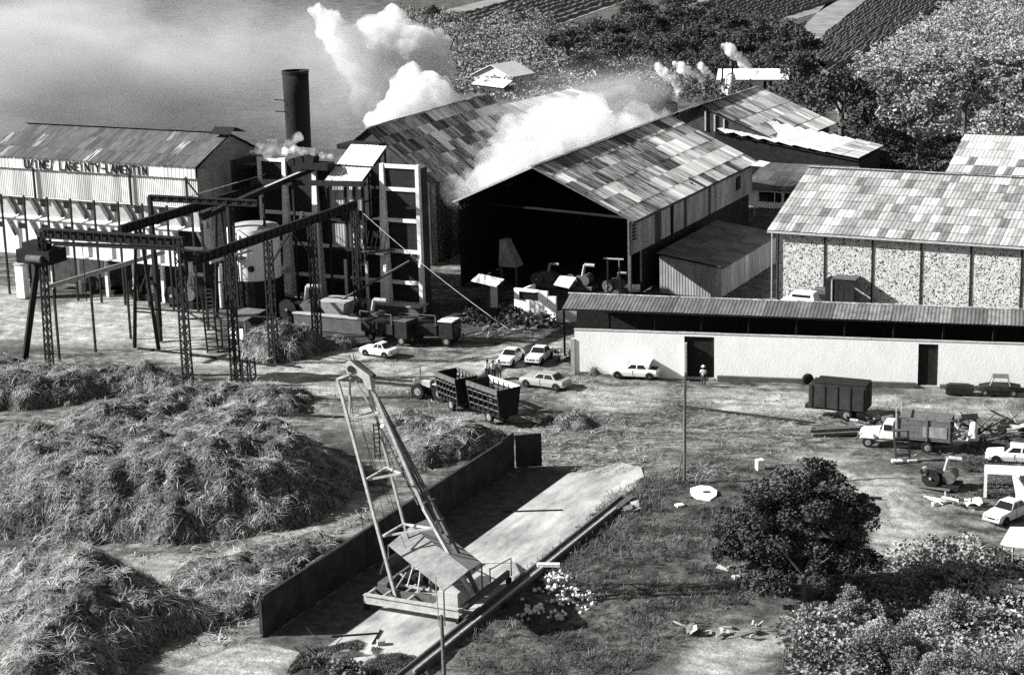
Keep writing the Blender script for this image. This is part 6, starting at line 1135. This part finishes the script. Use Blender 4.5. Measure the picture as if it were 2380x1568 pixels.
scrub('hedge growth between the dark grove and the stone warehouse roof', [(1900, 330), (2230, 330), (2240, 400), (2060, 392), (1940, 360)], 14000, (.15, .35), 2.4, 'leaf_d', 74)
scrub('low weeds around the ruined building', [(1080, 700), (1200, 700), (1290, 745), (1250, 765), (1100, 750)], 3500, (.12, .3), 1.1, 'leaf_d', 76, 'weeds', 2.0)
# crop rows
def rows(label, q, n, seed, mt='crop', hgt=.9):
    a_, b_2, c_, d_ = [g(*p_) for p_ in q]; rs = np.random.RandomState(seed); V_ = []; Fc = []; m_ = 60
    c0 = (a_ + c_) / 2
    for i in range(n):
        s_ = i / (n - 1); p_ = a_ * (1 - s_) + d_ * s_; e_ = b_2 * (1 - s_) + c_ * s_; dr = (e_ - p_); ln = np.linalg.norm(dr); dr /= ln; sd_ = np.array([-dr[1], dr[0], 0]); wd = np.linalg.norm(d_ - a_) / n * .24
        base = len(V_)
        for k in range(m_):
            x_ = p_ + dr * ln * k / (m_ - 1) + sd_ * rs.randn() * .12; hh = hgt * rs.uniform(.55, 1.2); w_ = wd * rs.uniform(.7, 1.2)
            V_ += [x_ - sd_ * w_ - c0, x_ + [0, 0, hh] - sd_ * w_ * .3 - c0, x_ + [0, 0, hh] + sd_ * w_ * .3 - c0, x_ + sd_ * w_ - c0]
        for k in range(m_ - 1):
            for j in range(3): a0 = base + k * 4 + j; Fc.append((a0, a0 + 1, a0 + 5, a0 + 4))
    o = addobj('crop_rows', fastmesh('crop_rows', np.array(V_), np.array(Fc), 4), M[mt]); o.location = c0; o['kind'] = 'stuff'; o['label'] = label; o['category'] = 'crop rows'
def fieldsheet(label, px):
    P = zone(px); one('field', MB().prism([tuple(p_) for p_ in P], -.05, .05), field_m, label, None, kind='structure')
field_m = mat('pale_field_soil', .3, .95, .4, .2, lo=.12, hi=.32)
fieldsheet('pale ploughed field beyond the grove', [(1840, 130), (1870, 60), (1960, -30), (2260, -30), (2150, 20), (1990, 130), (1925, 175)]); fieldsheet('pale ploughed field above the dark wood', [(1540, 60), (1620, -30), (2000, -30), (1900, 30), (1800, 60), (1700, 70)]); fieldsheet('pale ploughed field above the scrub', [(1000, 60), (1010, 30), (1260, -30), (1560, -30), (1380, 30), (1250, 75)])
rows('dark crop rows running up the pale field beyond the grove', [(1868, 125), (2035, -12), (2225, -12), (1930, 168)], 17, 81)
rows('crop rows of the field above the dark wood', [(1560, 52), (1690, -12), (1985, -12), (1735, 66)], 13, 82)
rows('crop rows of the field above the scrub', [(1020, 50), (1260, -12), (1480, -12), (1245, 70)], 9, 83)
# near leafy tree and bushes at the right
q_ = g(1868, 1410); t = T('leafy_tree', 'large dark leafy tree in the right foreground', 'tree', (q_[0], q_[1], 0)); cc = g(1862, 1225, 4.4) - np.array([q_[0], q_[1], 0])
cp = np.concatenate([crown_pts(n_, a_, a_, b_, 91 + q, 40, .3) + o_ for q, (n_, a_, b_, o_) in enumerate(((22000, 3.7, 3.0, (-.4, 0, .9)), (10000, 2.5, 2.3, (2.3, .3, .2)), (12000, 2.8, 2.3, (-2.6, .4, -.6)), (11000, 2.7, 2.1, (.9, -.8, -2.0)), (10000, 2.4, 1.9, (-1.6, -1, -2.9)), (6000, 2.0, 1.7, (2.9, -.8, -1.8)), (5000, 1.6, 1.4, (1.2, 1, 3.0)), (4000, 1.3, 1.1, (3.8, 0, 1.0)), (4000, 1.4, 1.1, (-4.2, 0, -1.6))))]); o = addobj('crown', leaves('crown', cp, (.06, .15), M['leaf_d'], 91, .6), None, t.o); o.location = tuple(cc)
t.part('trunk', trunk_mb(5.0, .2, 9, 2.4), M['bark'])
def bush(label, px, rx, rz, n, mt, seed, leaf=(.04, .1), zoff=.0, dx=0):
    q_ = g(*px); t = T('bush', label, 'bush', (q_[0] + dx, q_[1], 0)); o = addobj('foliage', leaves('foliage', crown_pts(n, rx, rx, rz, seed, 45, .3), leaf, M[mt], seed, .6), None, t.o); o.location = (0, 0, rz * .35 + zoff); t.part('stem', trunk_mb(rz, .07, seed, rx * .5), M['bark'])
bush('bushy shrub filling the bottom right corner', (2060, 1530), 2.9, 1.7, 22000, 'leaf_m', 95); bush('spreading shrub at the bottom edge right of the tree', (2220, 1600), 2.9, 1.9, 20000, 'leaf_m', 96); bush('shrub with bare pale twigs below the canopy', (2230, 1450), 2.2, 1.7, 9000, 'leaf_m', 97)
bush('low shrub between the leafy tree and the track', (1985, 1440), 1.7, 1.6, 8000, 'leaf_m', 98); bush('small shrub at the left foot of the leafy tree', (1760, 1370), 1.0, .9, 3500, 'leaf_d', 99); bush('shrub at the right edge near the bottom', (2370, 1570), 2.0, 2.0, 9000, 'leaf_m', 100)
bush('low bush at the near end of the concrete slab', (805, 1575), 1.2, .8, 3500, 'leaf_m', 101, (.05, .14)); bush('round weed bush before the ruined white building', (1228, 752), .9, 1.2, 1800, 'leaf_d', 102); bush('second weed bush before the ruined white building', (1258, 754), .8, 1.1, 1500, 'leaf_d', 103)
def palm(label, px, n, ln, seed):
    q_ = g(*px); rs = np.random.RandomState(seed); d = rs.randn(n, 3) * [1, 1, .3] + [0, 0, 1.0]; t = T('cane_clump', label, 'plant', (q_[0], q_[1], 0))
    addobj('blades', ribbons('blades', rs.randn(n, 3) * [.25, .25, .05], d, (ln * .6, ln), (.06, .12), M['grassm'], 1.6, seed), None, t.o)
palm('arching long-leaved clump at the bottom edge left of the slab', (735, 1545), 60, 1.8, 110); palm('second arching clump at the bottom edge', (790, 1570), 50, 1.6, 111)
scrub('leafy ground growth along the bottom right', [(1840, 1480), (2000, 1330), (2230, 1270), (2420, 1330), (2420, 1620), (1850, 1620)], 14000, (.08, .2), 1.1, 'leaf_m', 77, 'undergrowth', 3.0)

# ------------------------------------------------------------------ steam and smoke
def gY(x, y, Yw): v = CR * (x - 1190) / F + CD * (y - 784) / F + _f; return CAM + v * (Yw / v[1])
def vol(name, dens, col=.98, noise_s=None, lo=.4, hi=.7, aniso=0.0, falloff=False, det=4):
    m = bpy.data.materials.new(name); m.use_nodes = True; nt = m.node_tree; nt.nodes.clear(); N = nt.nodes; L = nt.links
    o = N.new('ShaderNodeOutputMaterial'); v = N.new('ShaderNodeVolumePrincipled'); L.new(v.outputs[0], o.inputs['Volume'])
    v.inputs['Color'].default_value = (col, col, col, 1); v.inputs['Density'].default_value = dens; v.inputs['Anisotropy'].default_value = aniso
    if noise_s:
        geo = N.new('ShaderNodeNewGeometry') if False else N.new('ShaderNodeTexCoord'); nz = N.new('ShaderNodeTexNoise'); nz.inputs['Scale'].default_value = noise_s; nz.inputs['Detail'].default_value = det; nz.inputs['Roughness'].default_value = .6; L.new(geo.outputs['Object'], nz.inputs[0])
        mr = N.new('ShaderNodeMapRange'); mr.inputs['From Min'].default_value = lo; mr.inputs['From Max'].default_value = hi; mr.inputs['To Max'].default_value = dens; mr.inputs['To Min'].default_value = 0; L.new(nz.outputs[0], mr.inputs[0]); src = mr.outputs[0]
        if falloff:
            mp = N.new('ShaderNodeMapping'); mp.inputs['Location'].default_value = (-1, -1, -1); mp.inputs['Scale'].default_value = (2, 2, 2); L.new(geo.outputs['Generated'], mp.inputs[0])
            gr = N.new('ShaderNodeTexGradient'); gr.gradient_type = 'QUADRATIC_SPHERE'; L.new(mp.outputs[0], gr.inputs[0])
            g2 = N.new('ShaderNodeMapRange'); g2.inputs['From Max'].default_value = .35; L.new(gr.outputs[1], g2.inputs[0])
            ml = N.new('ShaderNodeMath'); ml.operation = 'MULTIPLY'; L.new(src, ml.inputs[0]); L.new(g2.outputs[0], ml.inputs[1]); src = ml.outputs[0]
        L.new(src, v.inputs['Density'])
    return m
def cloud(name, label, cat, blobs, mt, vox=.6, d1=(3.0, 1.6), d2=(1.0, .6), seed=0, group=None):
    """blobs: (world point, radius); one closed billowing skin around them, filled with vapour"""
    c0 = np.mean([b[0] for b in blobs], axis=0); bm = bmesh.new(); rs = random.Random(seed)
    for p_, r_ in blobs:
        mtx = Matrix.Translation(Vector(p_ - c0)) @ Matrix.Diagonal((r_ * rs.uniform(.85, 1.15), r_ * rs.uniform(.85, 1.15), r_ * rs.uniform(.8, 1.05), 1)); bmesh.ops.create_icosphere(bm, subdivisions=3, radius=1, matrix=mtx)
    me = bpy.data.meshes.new(name); bm.to_mesh(me); bm.free(); o = addobj(name, me, mt); o.location = c0
    rm = o.modifiers.new('remesh', 'REMESH'); rm.mode = 'VOXEL'; rm.voxel_size = vox
    for k, (sz, st_) in enumerate((d1, d2)):
        tx = bpy.data.textures.new(name + str(k), 'CLOUDS'); tx.noise_scale = sz; tx.noise_depth = 2
        md = o.modifiers.new('billow', 'DISPLACE'); md.texture = tx; md.strength = st_; md.mid_level = .5; md.texture_coords = 'LOCAL'
    o['kind'] = 'stuff'; o['label'] = label; o['category'] = cat
    if group: o['group'] = group
    return o
def bl(lst, Yw): return [(gY(x, y, Yw), r_ * Yw / F) for x, y, r_ in lst]
V_dense = vol('dense_steam', .8, .985, .42, .30, .62, det=5); V_thin = vol('thin_steam', .5, .99, .35, .42, .62); V_jet = vol('jet_steam', 2.2, .99, 1.0, .42, .64)
cloud('steam_cloud', 'huge white billowing steam cloud rising behind the left patchy shed', 'steam',
      bl([(1080, 262, 32), (1030, 250, 50), (985, 215, 60), (930, 255, 50), (890, 285, 36), (1010, 280, 36), (1085, 235, 26), (960, 210, 55)], 241) +
      bl([(985, 175, 66), (1020, 205, 44), (1032, 140, 34), (925, 185, 70), (870, 215, 60), (1008, 122, 48), (1012, 85, 30), (960, 108, 66), (890, 90, 60), (835, 145, 50), (800, 100, 52), (760, 60, 44), (735, 28, 30), (915, 62, 45), (850, 235, 45), (1025, 165, 40)], 262), V_dense, .5, (5.0, 3.4), (1.7, 2.0), 1)
cloud('steam_haze', 'thin bright steam lying along the valley between the two patchy roofs', 'steam',
      [(UV(u, v, z), r_) for u, v, z, r_ in ((-94.5, 180.5, 9.2, 1.3), (-95.5, 183, 9.2, 1.8), (-96, 187, 9.2, 2.4), (-95.5, 191, 9.6, 2.6), (-96, 195, 9.8, 3.0), (-96, 200, 10, 3.0), (-96, 205, 10.4, 3.2), (-95, 210, 10.6, 3.2), (-94, 215, 11, 3.0), (-91, 220, 11, 2.8), (-88.5, 224, 11, 2.2), (-99, 204, 11, 2.8), (-101, 210, 11.5, 2.8), (-99, 216, 12, 3.4), (-97, 222, 11.5, 3.2), (-101, 219, 12.5, 2.4), (-92, 226, 11.5, 2.4))], vol('valley_steam', .30, .99, .2, .36, .62), .7, (4, 2.6), (1.2, 1.0), 2)
jets = [([(1579, 240, 6), (1576, 226, 8), (1573, 210, 10), (1568, 194, 12), (1558, 178, 13), (1544, 166, 14), (1534, 156, 9)], 232, 'leftmost small steam jet rising from the far end of the main ridge'),
        ([(1636, 220, 3.5), (1635, 205, 6), (1630, 190, 8), (1618, 176, 12), (1600, 166, 14), (1582, 158, 13), (1570, 150, 9)], 325, 'second small steam jet, drifting left above the black roofs'),
        ([(1670, 206, 4), (1666, 192, 7), (1656, 178, 9), (1642, 166, 11), (1630, 154, 9)], 325, 'short steam jet just left of the white house'),
        ([(1752, 170, 11), (1738, 158, 13), (1724, 144, 14), (1712, 128, 15), (1698, 116, 15), (1684, 108, 10)], 332, 'steam jet rising over the roof of the white house')]
for k_, (b_l, Yw, lb) in enumerate(jets): cloud('steam_jet', lb, 'steam', bl(b_l, Yw), V_jet, .22, (1.4, 1.2), (.5, .5), 10 + k_, 'small steam jets over the rear roofs')
cloud('steam_jet', 'ragged steam puff over the top left of the concrete frame', 'steam', bl([(690, 318, 14), (672, 332, 14), (592, 352, 12), (608, 345, 16), (632, 338, 18), (652, 352, 14), (625, 362, 12)], 190), vol('ragged_steam', .5, .99, .8, .42, .6), .25, (1.2, 1.0), (.5, .4), 20)
cloud('steam_jet', 'horizontal white steam streak blowing towards the elevated shed', 'steam', bl([(665, 352, 11), (685, 350, 12), (705, 350, 12), (727, 355, 11), (748, 360, 9), (768, 364, 8), (788, 368, 6)], 185), V_jet, .2, (1.0, .7), (.4, .3), 21)
# smoke drifting over the land behind the hall
me = MB().box(-1, -1, -1, 1, 1, 1).mesh('smoke'); sm_o = addobj('drifting_smoke', me, vol('drifting_smoke', .3, .74, 3.0, .45, .62, falloff=True, det=6)); sm_o.location = (-74, 262, 14); sm_o.scale = (66, 32, 26)
sm_o['kind'] = 'stuff'; sm_o['label'] = 'broad veil of grey smoke over the land behind the hall and the chimney'; sm_o['category'] = 'smoke'


for k_, (nm, lb, loc, sc_, dn, ns) in enumerate((('steam_veil', 'faint steam veil drifting over the pale back roofs', UV(-97, 222, 13), (10, 34, 7), .045, 2.2), ('smoke_veil', 'greyer smoke trail between the thick chimney and the steam cloud', (-22, 262, 14), (12, 26, 15), .05, 2.4))):
    o = addobj(nm, MB().box(-1, -1, -1, 1, 1, 1).mesh(nm), vol(nm, dn, .95, ns, .36, .62, falloff=True, det=5)); o.location = tuple(loc); o.scale = sc_; o.rotation_euler = (0, 0, -YA if k_ == 0 else 0); o['kind'] = 'stuff'; o['label'] = lb; o['category'] = 'smoke'
